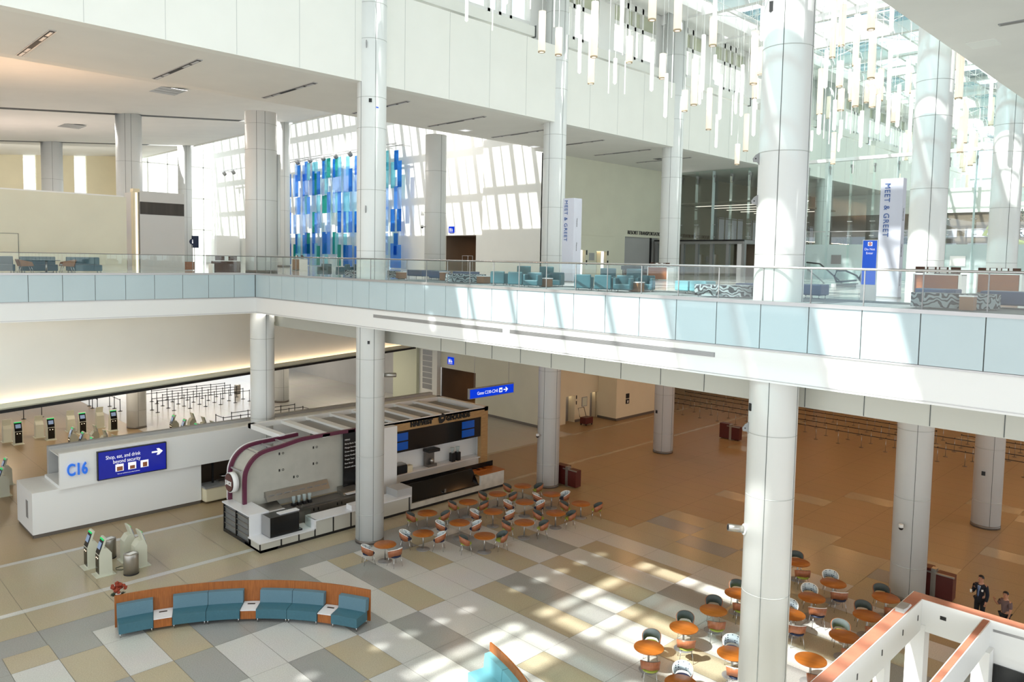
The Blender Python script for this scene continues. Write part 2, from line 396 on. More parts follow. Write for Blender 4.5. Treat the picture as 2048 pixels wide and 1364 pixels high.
# ---- mezzanine slab, its edge and its underside
XE, YE = 18.4, 37.6
sl = MB().box(XE+.1, 111, -16, YE+.1, 11.2, MF).box(-32, 111, YE+.1, 96, 11.2, MF)
struct('floor_mezzanine', sl, M['mezzfloor'])
cp = MB().box(XE+.12, XE+3.6, -16, 27.0, MF, MF+.012)
struct('floor_carpet', cp, M['carpet'])
struct('ceiling_lower', MB().box(20.05, 111, -16, YE+1.6, 8.95, 9.1).box(-32, 41.6, YE+.2, 52.0, 9.78, 9.9), M['cream'])
fa = MB().box(XE, XE+.06, -16, YE, 9.74, 10.60).box(XE+.06, XE+1.6, -16, YE, 9.74, 9.80)
fa.box(-32, XE, YE, YE+.12, 9.74, 10.60).box(-32, XE+.06, YE+.12, YE+1.4, 9.74, 9.80)
struct('trim_1', fa, M['white'])                                    # white fascia band
struct('trim_2', MB().box(20.0, 20.12, -16, YE+1, 8.93, 9.80), M['band'])
struct('trim_4', MB().box(XE-.03, XE+.02, -16, YE, 10.56, 10.60).box(-32, XE, YE-.03, YE+.02, 10.56, 10.60).box(XE-.012, XE, -16, YE-.01, 9.79, 9.81).box(-32, XE, YE-.012, YE, 9.79, 9.81), M['trim'])
bj = MB()
for k in range(-3, 25): bj.box(19.99, 20.0, 19.6-k*1.55, 19.62-k*1.55, 8.95, 9.74)
struct('trim_3', bj, M['joint'])
# back painted glass panels along the slab edge
jr = [YE-.02] + [15.69 + 1.273*k for k in range(16, -26, -1) if 15.69 + 1.273*k < YE-.4]
for a, b in zip(jr, jr[1:]): pass
pr_ = thing('edge_glass_panels', 'pale blue back-painted glass panels along the right mezzanine edge, facing the atrium', 'glass panels', (XE, 10, 10.6))
for a, b in zip(jr, jr[1:]):
    MB().box(XE-.02, XE+.05, b+.012, a-.012, 10.61, 11.76).build('glass_panel', M['bluepanel'], pr_, True)
MB().box(XE+.0, XE+.04, -16, YE, 10.6, 11.77).build('backing', M['joint'], pr_, True)
MB().box(XE-.05, XE+.06, -16, YE-.05, 11.76, MZ).build('metal_cap', M['trim'], pr_, True)
jl = [XE-.05, 17.22, 15.9, 14.62, 13.3, 12.01, 10.72, 9.41, 8.1] + [8.1-1.305*k for k in range(1, 20)]
pl_ = thing('edge_glass_panels', 'pale blue back-painted glass panels along the left mezzanine edge', 'glass panels', (8, YE, 10.6))
for a, b in zip(jl, jl[1:]):
    MB().box(b+.012, a-.012, YE-.02, YE+.05, 10.61, 11.76).build('glass_panel', M['bluepanel'], pl_, True)
MB().box(-17, XE, YE, YE+.04, 10.6, 11.77).build('backing', M['joint'], pl_, True)
MB().box(-17, XE+.16, YE-.05, YE+.16, 11.76, MZ).build('metal_cap', M['trim'], pl_, True)
# vent grilles in the white band
for n, (y0, y1) in enumerate(((18.95, 26.83), (10.61, 18.58))):
    g = MB().box(XE-.012, XE+.01, y0, y1, 10.24, 10.37)
    t = thing('linear_grille', ['long grey air grille in the white band, left of the nearer one', 'long grey air grille in the white band, ending left of the big sunlit column'][n], 'vent', (XE, (y0+y1)/2, 10.3), group='air grilles in the white band')
    g.build('frame', M['grey'], t, True)
    s = MB()
    for k in range(6): s.box(XE-.016, XE-.01, y0+.03, y1-.03, 10.252+k*.019, 10.26+k*.019)
    s.build('slats', M['trim'], t, True)
# balustrades
def balustrade(label, horizontal, a, b, joints):
    t = thing('glass_balustrade', label, 'railing', (XE+.06, (a+b)/2, MZ) if not horizontal else ((a+b)/2, YE+.06, MZ))
    def seg(u0, u1, w0, w1, z0, z1, mb):
        return mb.box(w0, w1, u0, u1, z0, z1) if not horizontal else mb.box(u0, u1, w0, w1, z0, z1)
    c = (XE if not horizontal else YE) + .055
    rail = MB()
    if not horizontal: rail.tube((c, a, 12.72), (c, b, 12.72), .032, 10)
    else: rail.tube((a, c, 12.72), (b, c, 12.72), .016, 8)
    rail.build('handrail', M['chrome'] if not horizontal else M['grey'], t, True)
    for u0, u1 in zip(joints, joints[1:]):
        lo, hi = min(u0, u1), max(u0, u1)
        seg(lo+.008, hi-.008, c-.008, c+.008, MZ, 12.70, MB()).build('glass_pane', M['glass'], t, True)
        if not horizontal: seg(hi-.012, hi+.012, c-.012, c+.012, MZ, 12.70, MB()).build('clamp_strip', M['grey'], t, True)
balustrade('frameless glass railing with steel handrail along the right mezzanine edge', False, -15, YE, [YE] + [16.96+1.272*k for k in range(15, -26, -1)])
balustrade('frameless glass railing with thin top rail along the left mezzanine edge', True, -17, XE, jl)

# ---- bulkhead wall with the glowing cove under the left mezzanine
bd = Vector((36.9-7.33, 48.0-39.55, 0)).normalized(); bn = Vector((-bd.y, bd.x, 0)); B0 = Vector((7.33, 39.55, 0))
def bk(s, d, z): p = B0 + bd*s + bn*d; return (p.x, p.y, z)
def bwall(s0, s1, d0, d1, z0, z1): return MB().prism([bk(s0, d0, z0), bk(s1, d0, z0), bk(s1, d1, z0), bk(s0, d1, z0)], (0, 0, z1-z0))
struct('wall_bulkhead', bwall(-22, 30.9, 0, .35, 5.9, 9.85), M['wall'])
struct('trim_5', bwall(-22, 30.6, -.24, -.16, 5.74, 6.02).merge(bwall(-22, 30.6, -.24, .3, 5.74, 5.80)), M['cream'])
struct('trim_6', bwall(-22, 30.6, -.20, .5, 5.58, 5.74), M['dark'])
struct('ceiling_hall', bwall(-22, 34, .3, 60, 5.62, 5.74), M['ceiling'])
t = thing('cove_light', 'warm glowing light strip along the foot of the white bulkhead wall', 'light', bk(8, -.08, 5.9))
bwall(-21, 30.4, -.15, -.02, 5.84, 5.88).build('light_strip', M['cove'], t, True)
# ---- lower back walls at the right of the bulkhead
w = MB().box(41.7, 42.0, 53.1, 80, 0, 8.95)
struct('wall_lower_back', w, M['greywall'])
w = MB().box(41.7, 42.0, 38.4, 46.06, 0, 8.95).box(41.7, 42.0, 46.06, 50.6, 3.35, 8.95).box(41.72, 42.02, 45.27, 46.06, 3.05, 3.35)
struct('wall_lower_restroom', w, M['cream'])
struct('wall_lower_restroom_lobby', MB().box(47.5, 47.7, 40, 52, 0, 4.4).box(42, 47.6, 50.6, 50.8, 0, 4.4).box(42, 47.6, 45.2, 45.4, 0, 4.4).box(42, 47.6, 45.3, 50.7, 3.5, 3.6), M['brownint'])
struct('wall_lower_cream', MB().box(41.0, 41.7, 53.1, 56.6, 0, 8.95), M['caulk'])
w = MB()
for a, b, z0 in ((41.7, 44.34, 0), (44.34, 45.4, 2.15), (45.4, 47.3, 0), (47.3, 48.45, 2.15), (48.45, 49.9, 0)): w.box(a, b, 38.4, 38.7, z0, 8.95)
w.box(48.3, 48.6, 36.8, 38.38, 0, 8.95).box(48.3, 53.9, 36.5, 36.8, 0, 8.95).box(53.9, 54.1, 36.5, 44, 0, 8.95)
struct('wall_lower_lifts', w, M['sand'])
struct('baseboard_lower', MB().box(45.45, 47.28, 38.37, 38.4, 0, .2).box(48.28, 48.3, 36.5, 38.4, 0, .2).box(48.3, 53.9, 36.47, 36.5, 0, .2).box(41.67, 41.7, 38.4, 45.25, 0, .2), M['plinth'])
struct('wall_lower_right', MB().box(86, 86.3, -16, 60, 0, 8.95).box(54, 86, 50, 50.3, 0, 8.95), M['sand'])
for k, x in enumerate((44.34, 47.3)):
    t = thing('lift_door', ['steel lift doors in a recess, left one on the lower floor', 'steel lift doors in a recess, right one on the lower floor'][k], 'lift', (x, 39.0, 0), group='lower floor lifts')
    for q in range(2): MB().box(x+.02+q*.55, x+.55+q*.55, 39.05, 39.1, 0, 2.15).build('door_leaf', M['grey'], t, True)
    MB().box(x+1.05, x+1.1, 38.7, 39.1, 0, 2.15).build('jamb', M['sand'], t, True)
    MB().box(x+.3, x+1.0, 38.75, 39.05, 2.12, 2.15).build('recess_light', M['warmlamp'], t, True)
    for z in (1.4, 1.85):
        MB().box(x+1.2, x+1.3, 38.38, 38.4, z, z+.28).build('indicator', M['black'], t, True)
t = thing('directory_panel', 'grey framed notice panel between the two lower lift doors', 'notice', (46.55, 38.4, 1.5))
MB().box(46.25, 46.9, 38.36, 38.4, 1.15, 1.9).build('panel', M['grey'], t, True); MB().box(46.3, 46.85, 38.35, 38.36, 1.2, 1.85).build('face', M['caulk'], t, True)
t = thing('fire_cabinet', 'black fire extinguisher cabinets on the sand wall right of the lower lifts', 'cabinet', (49.75, 36.5, 1.6))
for z in (1.25, 1.7): MB().box(49.55, 49.95, 36.44, 36.5, z, z+.38).build('cabinet_door', M['black'], t, True)
MB().box(49.68, 49.82, 36.43, 36.44, 1.33, 1.52).build('plate', M['white'], t, True)
# louvred pillar
t = thing('louvre_pillar', 'pale pillar with a tall louvre panel left of the restroom opening', 'pillar', (41.5, 51.85, 0))
MB().box(41.3, 41.72, 50.6, 53.1, 0, 8.95).build('shaft', M['wall'], t, True)
for k in range(7): MB().box(41.28, 41.3, 51.3, 52.6, 1.3+k*.5, 1.74+k*.5).build('louvre', M['grey'], t, True)

# ---- upper level: beam wall, soffit, hall ceiling, skylight wall
struct('wall_upper_beam', MB().box(-32, 110, 28.0, 28.5, 20.3, 24.35), M['wall'])
pj = MB()
for x in [10.4+2.6*k for k in range(-4, 26)]: pj.box(x-.006, x+.006, 27.992, 28.0, 20.32, 24.35)
struct('trim_7', pj, M['faintjoint'])
struct('ceiling_soffit', MB().box(-32, 110, 28.5, 34.7, 20.3, 20.6).prism([(-32, 34.7, 20.3), (-32, 36.35, 20.52), (-32, 36.35, 20.6), (-32, 34.7, 20.6)], (70, 0, 0)).box(38, 110, 34.7, 36.35, 20.3, 20.6), M['ceiling'])
def hz(x): return 22.65 + .09*(x-19.1)
hc = MB()
for y0, y1 in ((36.35, 58.1), (59.0, 78.3), (79.2, 96)):
    hc.prism([(-32, y0, hz(-32)), (31.7, y0, hz(31.7)), (31.7, y0, hz(31.7)+.06), (30.5, y0, hz(30.5)+.4), (-32, y0, hz(-32)+.4)], (0, y1-y0, 0))
struct('ceiling_hall_upper', hc, M['ceiling'])
sj = MB()
for y0 in (58.1, 78.3): sj.prism([(-32, y0, hz(-32)+.01), (27.5, y0, hz(27.5)+.01), (27.5, y0, hz(27.5)+.3), (-32, y0, hz(-32)+.3)], (0, .9, 0))
struct('ceiling_slots', sj, M['dark'])
struct('trim_8', MB().box(31.7, 31.9, 36.35, 96, 23.70, 23.86), M['wall'])
struct('wall_upper_over_soffit', MB().box(-32, 40, 36.1, 36.35, 20.6, 27.6), M['wall'])
ww = MB().box(39.1, 39.7, 36.3, 42.68, 11.8, 27.6).box(39.4, 39.7, 42.68, 43.7, 11.8, 27.6).box(39.4, 39.7, 47.64, 92.3, 11.8, 27.6).box(39.4, 39.7, 43.7, 47.64, 14.63, 27.6)
struct('wall_skylit', ww, M['wall'])
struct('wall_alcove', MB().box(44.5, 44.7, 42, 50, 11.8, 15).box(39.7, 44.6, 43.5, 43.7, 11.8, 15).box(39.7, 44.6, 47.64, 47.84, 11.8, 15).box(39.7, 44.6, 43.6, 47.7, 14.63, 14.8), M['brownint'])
cw = MB()
for a, b, z0 in ((39.1, 42.5, 0), (42.5, 43.75, 13.6), (43.75, 45.05, 0), (45.05, 46.3, 13.55), (46.3, 48.56, 0), (48.56, 53.3, 14.78), (53.3, 53.7, 0)):
    cw.box(a, b, 36.3, 36.6, max(z0, 11.82), 20.3)
cw.box(42.8, 47.2, 36.24, 36.3, 14.72, 14.8)
struct('wall_upper_cream', cw, M['cream'])
# skylight over the wall
sk = MB()
sz = lambda x: 23.95 + (x-31.7)*.47
def slope(y0, y1, lo, hi): sk.prism([(31.8, y0, sz(31.8)+lo), (39.45, y0, sz(39.45)+lo), (39.45, y0, sz(39.45)+hi), (31.8, y0, sz(31.8)+hi)], (0, y1-y0, 0))
for y in [36.6 + 2.2*k for k in range(26)]: slope(y-.17, y+.17, -.25, .1)
for y in [37.7 + 2.2*k for k in range(25)]: slope(y-.05, y+.05, -.1, .05)
for x in (33.5, 35.6, 37.7): sk.box(x-.16, x+.16, 36.35, 92, sz(x)-.2, sz(x)+.05)
struct('ceiling_skylight_hall', sk, M['white'])
struct('window_1', MB().prism([(31.8, 36.35, sz(31.8)+.1), (39.45, 36.35, sz(39.45)+.1), (39.45, 36.35, sz(39.45)+.12), (31.8, 36.35, sz(31.8)+.12)], (0, 55.6, 0)), M['hallglass'])
# end wall of the hall
ew = MB()
xs = [19.66, 20.83, 24.4, 25.62]
for a, b in ((-32, 10), (10.9, 14.2), (15.2, 19.66), (20.83, 24.4), (25.62, 29.2)): ew.box(a, b, 92, 92.4, 11.8, 24.6)
ew.box(29.2, 29.8, 88.5, 92.4, 11.8, 24.6)
struct('wall_hall_end', ew, M['sand'])
gm = MB()
for x in (29.9, 32.0, 34.2, 36.3, 38.4): gm.box(x-.06, x+.06, 92.0, 92.2, 11.8, 27.6)
for z in (15.7, 19.45, 23.2): gm.box(29.8, 39.4, 92.0, 92.2, z-.06, z+.06)
struct('window_2', gm, M['white'])
struct('window_3', MB().box(29.8, 39.4, 92.08, 92.1, 11.8, 27.6).box(-32, 29, 92.2, 92.22, 11.8, 24), M['roofglass'])
# ---- right hand ceiling and the atrium roof
struct('ceiling_right', MB().box(-32, 110, -20, 8.28, 20.3, 20.7), M['ceiling'])
struct('wall_upper_right', MB().box(-32, 110, 7.9, 8.28, 20.7, 29.3), M['wall'])
rb = MB()
bx = [19.1 + 5.92*k for k in range(-8, 16)]
for x in bx: rb.box(x-.22, x+.22, 8.28, 29.5, 28.35, 29.2)
py = [8.6 + 2.12*k for k in range(9)]
for y in py: rb.box(-32, 110, y-.085, y+.085, 28.85, 29.25)
for k in range(110): rb.box(-28+1.29*k-.03, -28+1.29*k+.03, 8.3, 26.4, 29.05, 29.2)
rb.box(-32, 110, 26.35, 27.8, 28.5, 29.4)
for k in range(108): rb.box(-31.2+1.29*k-.26, -31.2+1.29*k+.26, 27.75, 28.35, 28.9, 29.4)
rb.box(-32, 110, 28.32, 33.5, 28.95, 29.4)  # added eave overhang, unseen, keeps the sun out of the clerestory
struct('ceiling_atrium_roof', rb, M['white'])
rr = MB()
for x in bx[5:]:
    for a, b in ((8.6, 14), (14, 20), (20, 26)):
        rr.tube((x, a, 28.4), (x, (a+b)/2, 27.5), .02, 5); rr.tube((x, (a+b)/2, 27.5), (x, b, 28.4), .02, 5); rr.tube((x, (a+b)/2, 27.5), (x, (a+b)/2, 28.4), .025, 5)
for y in (11.3, 17, 23): rr.tube((20, y, 27.5), (109, y, 27.5), .018, 5)
struct('trim_roof_rods', rr, M['white'])
struct('window_roof', MB().box(-32, 110, 8.3, 28.4, 29.22, 29.24), M['roofglass'])
rp = random.Random(3); fp = MB(); gp = MB()
for xi in range(len(bx)-1):
    for yi in range(8):
        q = rp.random()
        for sub in range(2):
            x0 = bx[xi]+.25 + sub*2.9; x1 = x0 + 2.55
            if bx[xi] < 16: 
                if rp.random() < .30: fp.box(x0, x1, py[yi]+.15, py[yi+1]-.15, 29.1, 29.12)
            elif rp.random() < .42: fp.box(x0, x1, py[yi]+.15, py[yi+1]-.15, 29.1, 29.12)
            elif rp.random() < .13: gp.box(x0, x1, py[yi]+.5, py[yi+1]-.3, 28.6, 28.64)
struct('window_roof_fritted', fp, M['frit']); struct('trim_roof_louvres', gp, M['greypane'])
# clerestory above the beam wall
ce = MB()
for k in range(-8, 16):
    x = 19.1 + 5.92*k
    ce.box(x-.75, x+.75, 29.35, 29.8, 24.3, 28.9)
    for d in (2.15, 2.95, 3.75): ce.box(x+d-.09, x+d+.09, 29.4, 29.7, 24.3, 28.9)
ce.box(-32, 110, 29.4, 29.7, 25.45, 25.75).box(-32, 110, 29.4, 29.7, 27.35, 27.6).box(-32, 110, 29.4, 29.7, 28.55, 28.95)
struct('wall_clerestory', ce, M['white'])
struct('trim_clerestory_panel', MB().box(-32, 110, 29.6, 29.66, 27.6, 28.6), M['caulk'])
struct('window_clerestory', MB().box(-32, 110, 29.58, 29.6, 24.3, 27.4), M['roofglass'])
sb = MB()
for k in range(-2, 8):
    x = 19.1 + 11.85*k
    sb.box(x+1.0, x+10.85, 28.75, 29.2, 24.78, 25.3)
struct('trim_sill_beam', sb, M['wall'])
bkx = MB()
for k in range(-1, 7):
    x = 19.1 + 11.85*k - .98
    bkx.box(x-.04, x, 28.7, 29.25, 24.72, 24.76).box(x, x+.04, 28.7, 29.25, 24.72, 25.35)
struct('trim_sill_bracket', bkx, M['joint'])
struct('ceiling_hall_roof', MB().box(-32, 110, 28.5, 29.4, 24.2, 24.3), M['wall'])

# ---- glazed end wall across the mezzanine
GX = 55.0
struct('window_end_wall', MB().box(GX-.02, GX+.02, 27.6, 36.2, 14.7, 20.3).box(GX-.02, GX+.02, 8.3, 27.6, 14.3, 28.9), M['wallglass'])
struct('window_end_frosted', MB().box(GX-.03, GX+.03, 8.3, 27.6, MF, 14.3), M['frost'])
struct('trim_end_bar', MB().box(GX-.25, GX+.1, 8.3, 27.9, 20.2, 20.42), M['white'])
fins = thing('glass_fins', 'tall clear glass fins stiffening the glazed end wall', 'glass fins', (GX, 20, MF))
for k in range(18):
    y = 9.0 + 1.55*k
    MB().box(GX-.42, GX-.03, y-.018, y+.018, MF if y < 27.6 else 14.7, 20.2).build('fin', M['frost'] if k % 3 == 0 else M['wallglass'], fins, True)
    MB().box(GX-.3, GX-.03, y-.05, y+.05, 19.7, 19.9).box(GX-.15, GX-.05, y-.03, y+.03, 19.3, 19.7).build('patch_fitting', M['grey'], fins, True)
    for z in (14.9, 15.9): MB().box(GX-.2, GX-.03, y-.16, y+.16, z, z+.04).build('spider_clamp', M['trim'], fins, True)
struct('trim_end_rail', MB().box(GX-.06, GX-.03, 8.3, 27.6, 15.2, 15.25), M['trim'])
# beyond the glass
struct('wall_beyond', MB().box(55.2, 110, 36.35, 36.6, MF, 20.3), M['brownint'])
lw = MB()
for k in range(7):
    x = 62.5 + 6.4*k
    if k != 2: lw.box(x, x+4.6, 36.2, 36.3, 13.4, 17.0)
struct('window_beyond', lw, M['lilac'])
lm = MB()
for k in range(7):
    x = 62.5 + 6.4*k
    if k == 2: continue
    for q in range(5): lm.box(x+q*1.15-.04, x+q*1.15+.04, 36.14, 36.2, 13.4, 17.0)
    for z in (13.4, 14.9, 16.9): lm.box(x, x+4.6, 36.14, 36.2, z-.04, z+.04)
struct('trim_beyond_mullions', lm, M['brownint'])
fw = MB().box(84, 84.3, -20, 36.3, MF, 18.2)
struct('wall_far', fw, M['brownint'])
struct('wall_far_upper', MB().box(83.8, 84.3, -20, 36.3, 18.2, 20.6), M['wall'])
fwn = MB()
for k in range(10):
    fwn.box(83.94, 84, 2+2.9*k, 3.9+2.9*k, 13.6, 15.2).box(83.94, 84, 2+2.9*k, 4.2+2.9*k, 15.8, 16.6)
struct('window_far', fwn, M['lilac'])
em = MB()
for k in range(12): em.box(109.8, 110, -20+5*k-.1, -20+5*k+.1, MF, 29)
for z in (14.5, 17.2, 20, 24): em.box(109.8, 110, -20, 36, z-.1, z+.1)
struct('window_far_end', em, M['white'])
# cream screens on the left of the mezzanine
struct('wall_screen', MB().box(-12, 14.0, 43.5, 43.8, MF, 15.75), M['cream'])
# ================================================================== COLUMNS
RINGS = [1.33, 3.97, 6.62, 8.3, 13.06, 15.7, 18.35, 19.65, 22.1, 23.6, 26.2]
def column(label, x, y, z0, z1, r, seams=(), plinth=True, rings=RINGS):
    t = thing('column', label, 'column', (x, y, z0))
    MB().cyl(x, y, z0, z1, r, n=48).build('shaft', M['column'], t, True)
    j = MB(); rj = MB()
    for z in rings:
        if z0+.2 < z < z1-.2: rj.lathe([(r+.001, z-.011), (r+.003, z-.011), (r+.003, z+.011), (r+.001, z+.011)], 48, (x, y, 0), cap=False)
    for a in seams:
        a = R(a); c, s = math.cos(a), math.sin(a)
        j.obox((x+c*(r-.008), y+s*(r-.008), (z0+z1)/2), (.026, .018, z1-z0-.06), a)
    rj.build('ring_joint', M['faintjoint'], t, True); j.build('panel_joint', M['joint'], t, True)
    if plinth: MB().cyl(x, y, z0, z0+.16, r+.012, n=48).build('base_ring', M['plinth'], t, True)
    return t
RO = 29.0
cA = column('round white column in front of the juice counter, second from the left among the full height ones', 19.14, 28.13, 0, RO, .63, (190, 250))
cB = column('big sunlit round white column nearest the camera, right of centre', 19.1, 9.22, 0, RO, .63, (195, 275))
cC = column('round white column standing behind the right hand meet and greet pillar, second from the right', 31.2, 9.3, 0, RO, .63, (203, 290))
cE = column('rightmost round white column, at the right edge of the picture', 42.8, 9.35, 0, RO, .64, (208,))
c9 = column('round white column beside the left hand meet and greet pillar', 31.35, 28.4, 0, RO, .63, (195, 262))
cF = column('round white column right of the resort transportation lettering', 42.9, 28.4, 0, RO, .66, (205, 265))
column('round white column far behind the glazed end wall', 66.5, 28.3, 0, RO, .66, (205,))
column('round white column behind the low check-in sign wall, at the corner of the mezzanine', 19.2, 38.5, 0, 9.7, .63, (262,))
t = column('thick round column with service casing above the mezzanine corner', 19.2, 38.55, MF, 20.35, .82, (228, 258), rings=[15.7, 18.35, 19.7])
MB().cyl(19.98, 38.1, 12.8, 18.2, .09, n=12).build('drain_pipe', M['column'], t, True)
column('round column in the upper hall behind the grey box, left one of the near pair', 19.1, 58.6, MF, hz(19.1), .86, (236, 262), rings=[15.7, 19.3])
column('leftmost slim-looking round column in the upper hall, above the screen wall', 19.1, 78.8, MF, hz(19.1), .86, (258,), rings=[16.5, 19.3])
column('round column rising behind the grey box in front of the glazed hall end', 31.0, 78.8, MF, hz(31)+.05, .66, (262,), rings=[16.5, 19.3])
column('slim round column left of the coloured glass artwork', 31.0, 58.6, MF, hz(31)+.05, .66, (262,), rings=[16.5, 19.3])
column('round column in front of the skylit white wall, right of the coloured glass artwork', 31.05, 38.4, MF, 20.65, .68, (262,), rings=[13.06, 15.7, 18.35])
column('thick column among the check-in kiosks in the lower hall', 19.2, 58.2, 0, 5.7, .66, (262,))
column('column at the queue end seen right of the corner column in the lower hall', 32.0, 60.7, 0, 5.7, .66, (262,))
# small hardware on the columns
def camera(label, base, d, up=-.10):
    t = thing('security_camera', label, 'camera', base); b = Vector(base); d = Vector(d).normalized()
    MB().tube(b, b + d*.22, .03, 8).build('arm', M['trim'], t, True)
    e = b + d*.26
    MB().tube(e + Vector((0, 0, .1)), e - Vector((0, 0, .02)), .085, 12).build('housing', M['white'], t, True)
    MB().lathe([(.0, -.10), (.05, -.09), (.08, -.05), (.085, 0)], 14, e - Vector((0, 0, .02)), cap=False).build('dome', M['black'], t, True)
camera('dome security camera on the column with the maroon cabinet, right side of the floor', (30.60, 9.40, 2.95), (-.9, -.1, 0))
camera('dome security camera on the column left of the restroom opening upstairs', (30.42, 38.58, 14.8), (-1, .2, 0))
camera('dome security camera on the cream wall left of the lower lifts', (31.35-.6, 28.6-.2, 3.0), (-1, .2, 0))
def spout(label, c, d, L=.75):
    t = thing('pipe_stub', label, 'pipe', c); c = Vector(c); d = Vector(d).normalized()
    b = MB().tube(c, c+d*L, .10, 16); b.build('pipe', M['steel'], t, True)
    MB().tube(c+d*L, c+d*(L+.004), .075, 16).build('mouth', M['dark'], t, True)
    MB().tube(c-d*.02, c+d*.03, .15, 18).build('collar', M['column'], t, True)
spout('steel pipe stub sticking out of the column in front of the juice counter', (19.14+.42, 28.13-.42, 7.55), (.75, -.66, .02), .55)
spout('steel pipe stub sticking out of the left side of the big sunlit column', (19.1-.44, 9.22+.46, 5.62), (-.70, .70, .12), .45)
def bracket(label, c, rz):
    t = thing('hanging_bracket', label, 'bracket', c, rz)
    MB().prism([(0, -.02, -.16), (.0, -.02, .16), (.10, -.02, .10), (.17, -.02, 0), (.15, -.02, -.08), (.05, -.02, -.09)], (0, .04, 0)).build('plate', M['grey'], t)
    MB().tube((.10, -.024, 0), (.10, .024, 0), .02, 8).build('hole', M['dark'], t)
bracket('grey steel eye bracket high on the left side of the sunlit column', (19.1-.43, 9.22+.46, 15.55), R(135))
bracket('grey steel eye bracket on the sunlit column, level with the sign pillar tops', (19.1-.43, 9.22+.46, 14.45), R(135))
bracket('pale steel eye bracket on the left side of the sunlit column, below the mezzanine', (19.1-.43, 9.22+.46, 8.40), R(135))
def plate(label, c, rz, s=(.02, .1, .14)):
    return tag(MB().obox(c, s, rz).build('column_outlet', M['black']), label, 'outlet')
plate('small black box above the blue tape on the juice counter column', (18.73, 27.64, 19.48), R(232), (.03, .13, .16))
plate('small black box under the white band on the juice counter column', (18.72, 27.66, 9.07), R(232))
plate('small black box near the top of the big sunlit column', (18.50, 9.42, 19.35), R(185), (.03, .12, .26))
plate('small black box low on the big sunlit column, under the white band', (18.6, 9.62, 8.99), R(150), (.03, .1, .2))
plate('black box on the column at the right edge of the lower floor', (42.15, 9.42, 2.76), R(180), (.05, .16, .2))
plate('black box halfway up the column beyond the round tables', (42.24, 28.56, 2.8), R(170), (.05, .14, .2))
tag(MB().obox((19.0, 27.50, 19.2), (.16, .01, .05), R(10)).build('tape_strip', M['signblue']), 'scrap of blue tape stuck high on the column before the juice counter', 'tape')
for k, (z, nm) in enumerate(((21.84, 'highest'), (14.86, 'lower'))):
    t = thing('wall_sconce', f'small grey hook fitting on the column before the juice counter, {nm} of the two', 'fitting', (18.62, 27.78, z), R(228), 'hooks on the juice counter column')
    MB().prism([(0, -.02, -.16), (0, -.02, .12), (.07, -.02, .15), (.09, -.02, .02), (.05, -.02, -.14)], (0, .04, 0)).build('hook_body', M['grey'], t)

# ================================================================== C16 CHECK-IN WALL
t = thing('checkin_sign_wall', 'long low white check-in wall with raised fascia, behind the four free-standing kiosks', 'counter wall', (8.16, 38.14, 0))
MB().box(8.16, 15.66, 38.14, 40.95, .17, 2.06).build('base_block', M['white'], t, True)
MB().box(8.2, 15.62, 38.17, 40.9, 0, .17).build('kick_plate', M['plinth'], t, True)
MB().box(8.15, 8.16, 38.9, 39.25, .75, 1.55).build('access_panel', M['grey'], t, True)
MB().box(9.23, 21.8, 37.98, 38.16, 2.06, 3.70).box(9.23, 21.8, 38.16, 40.6, 2.06, 2.2).build('sign_fascia', M['white'], t, True)
MB().box(9.42, 32.8, 40.65, 40.95, 1.88, 3.50).build('rear_upstand', M['greywall'], t, True)
MB().box(9.48, 32.8, 38.6, 40.65, 3.30, 3.34).build('top_deck', M['white'], t, True)
MB().box(15.66, 21.8, 40.2, 40.4, 0, 2.06).build('rear_wall', M['brownint'], t, True)
for s, xo in (('C16', 9.48),):
    text(s, .76, M['letterblue'], (9.50, 37.93, 2.64), (1, 0, 0), (0, 0, 1), t, 'lettering', .05, bold=.012, xs=.66)
t = thing('display_screen', 'wide blue display on the check-in wall reading shop, eat, and drink beyond security', 'screen', (12.3, 37.97, 2.2))
MB().box(10.74, 13.84, 37.82, 37.98, 2.2, 3.56).build('bezel', M['black'], t, True)
MB().box(10.78, 13.80, 37.815, 37.82, 2.24, 3.52).build('display', M['screenblue'], t, True)
text('Shop, eat, and drink', .25, M['signwhite'], (12.62, 37.81, 3.14), (1, 0, 0), (0, 0, 1), t, 'screen_lettering', .001, 'RIGHT', xs=.76)
text('beyond security', .25, M['signwhite'], (12.62, 37.81, 2.90), (1, 0, 0), (0, 0, 1), t, 'screen_lettering', .001, 'RIGHT', xs=.76)
text('Visit our website to pre-order & delivery', .06, M['signwhite'], (11.58, 37.81, 2.36), (1, 0, 0), (0, 0, 1), t, 'screen_lettering', .001)
ic = MB()
for x in (11.50, 12.06, 12.62): ic.box(x, x+.36, 37.808, 37.812, 2.5, 2.84)
ic.build('tile_icons', M['signwhite'], t, True)
MB().box(11.56, 11.82, 37.80, 37.806, 2.52, 2.72).box(12.14, 12.36, 37.80, 37.806, 2.52, 2.68).box(12.72, 12.92, 37.80, 37.806, 2.52, 2.74).build('icon_pictures', M['shell'], t, True)
ar = MB().prism([(13.14, 37.81, 3.11), (13.14, 37.81, 3.19), (13.42, 37.81, 3.19), (13.36, 37.81, 3.31), (13.48, 37.81, 3.31), (13.66, 37.81, 3.15), (13.48, 37.81, 2.99), (13.36, 37.81, 2.99), (13.42, 37.81, 3.11)], (0, -.004, 0))
ar.build('arrow', M['signwhite'], t, True)
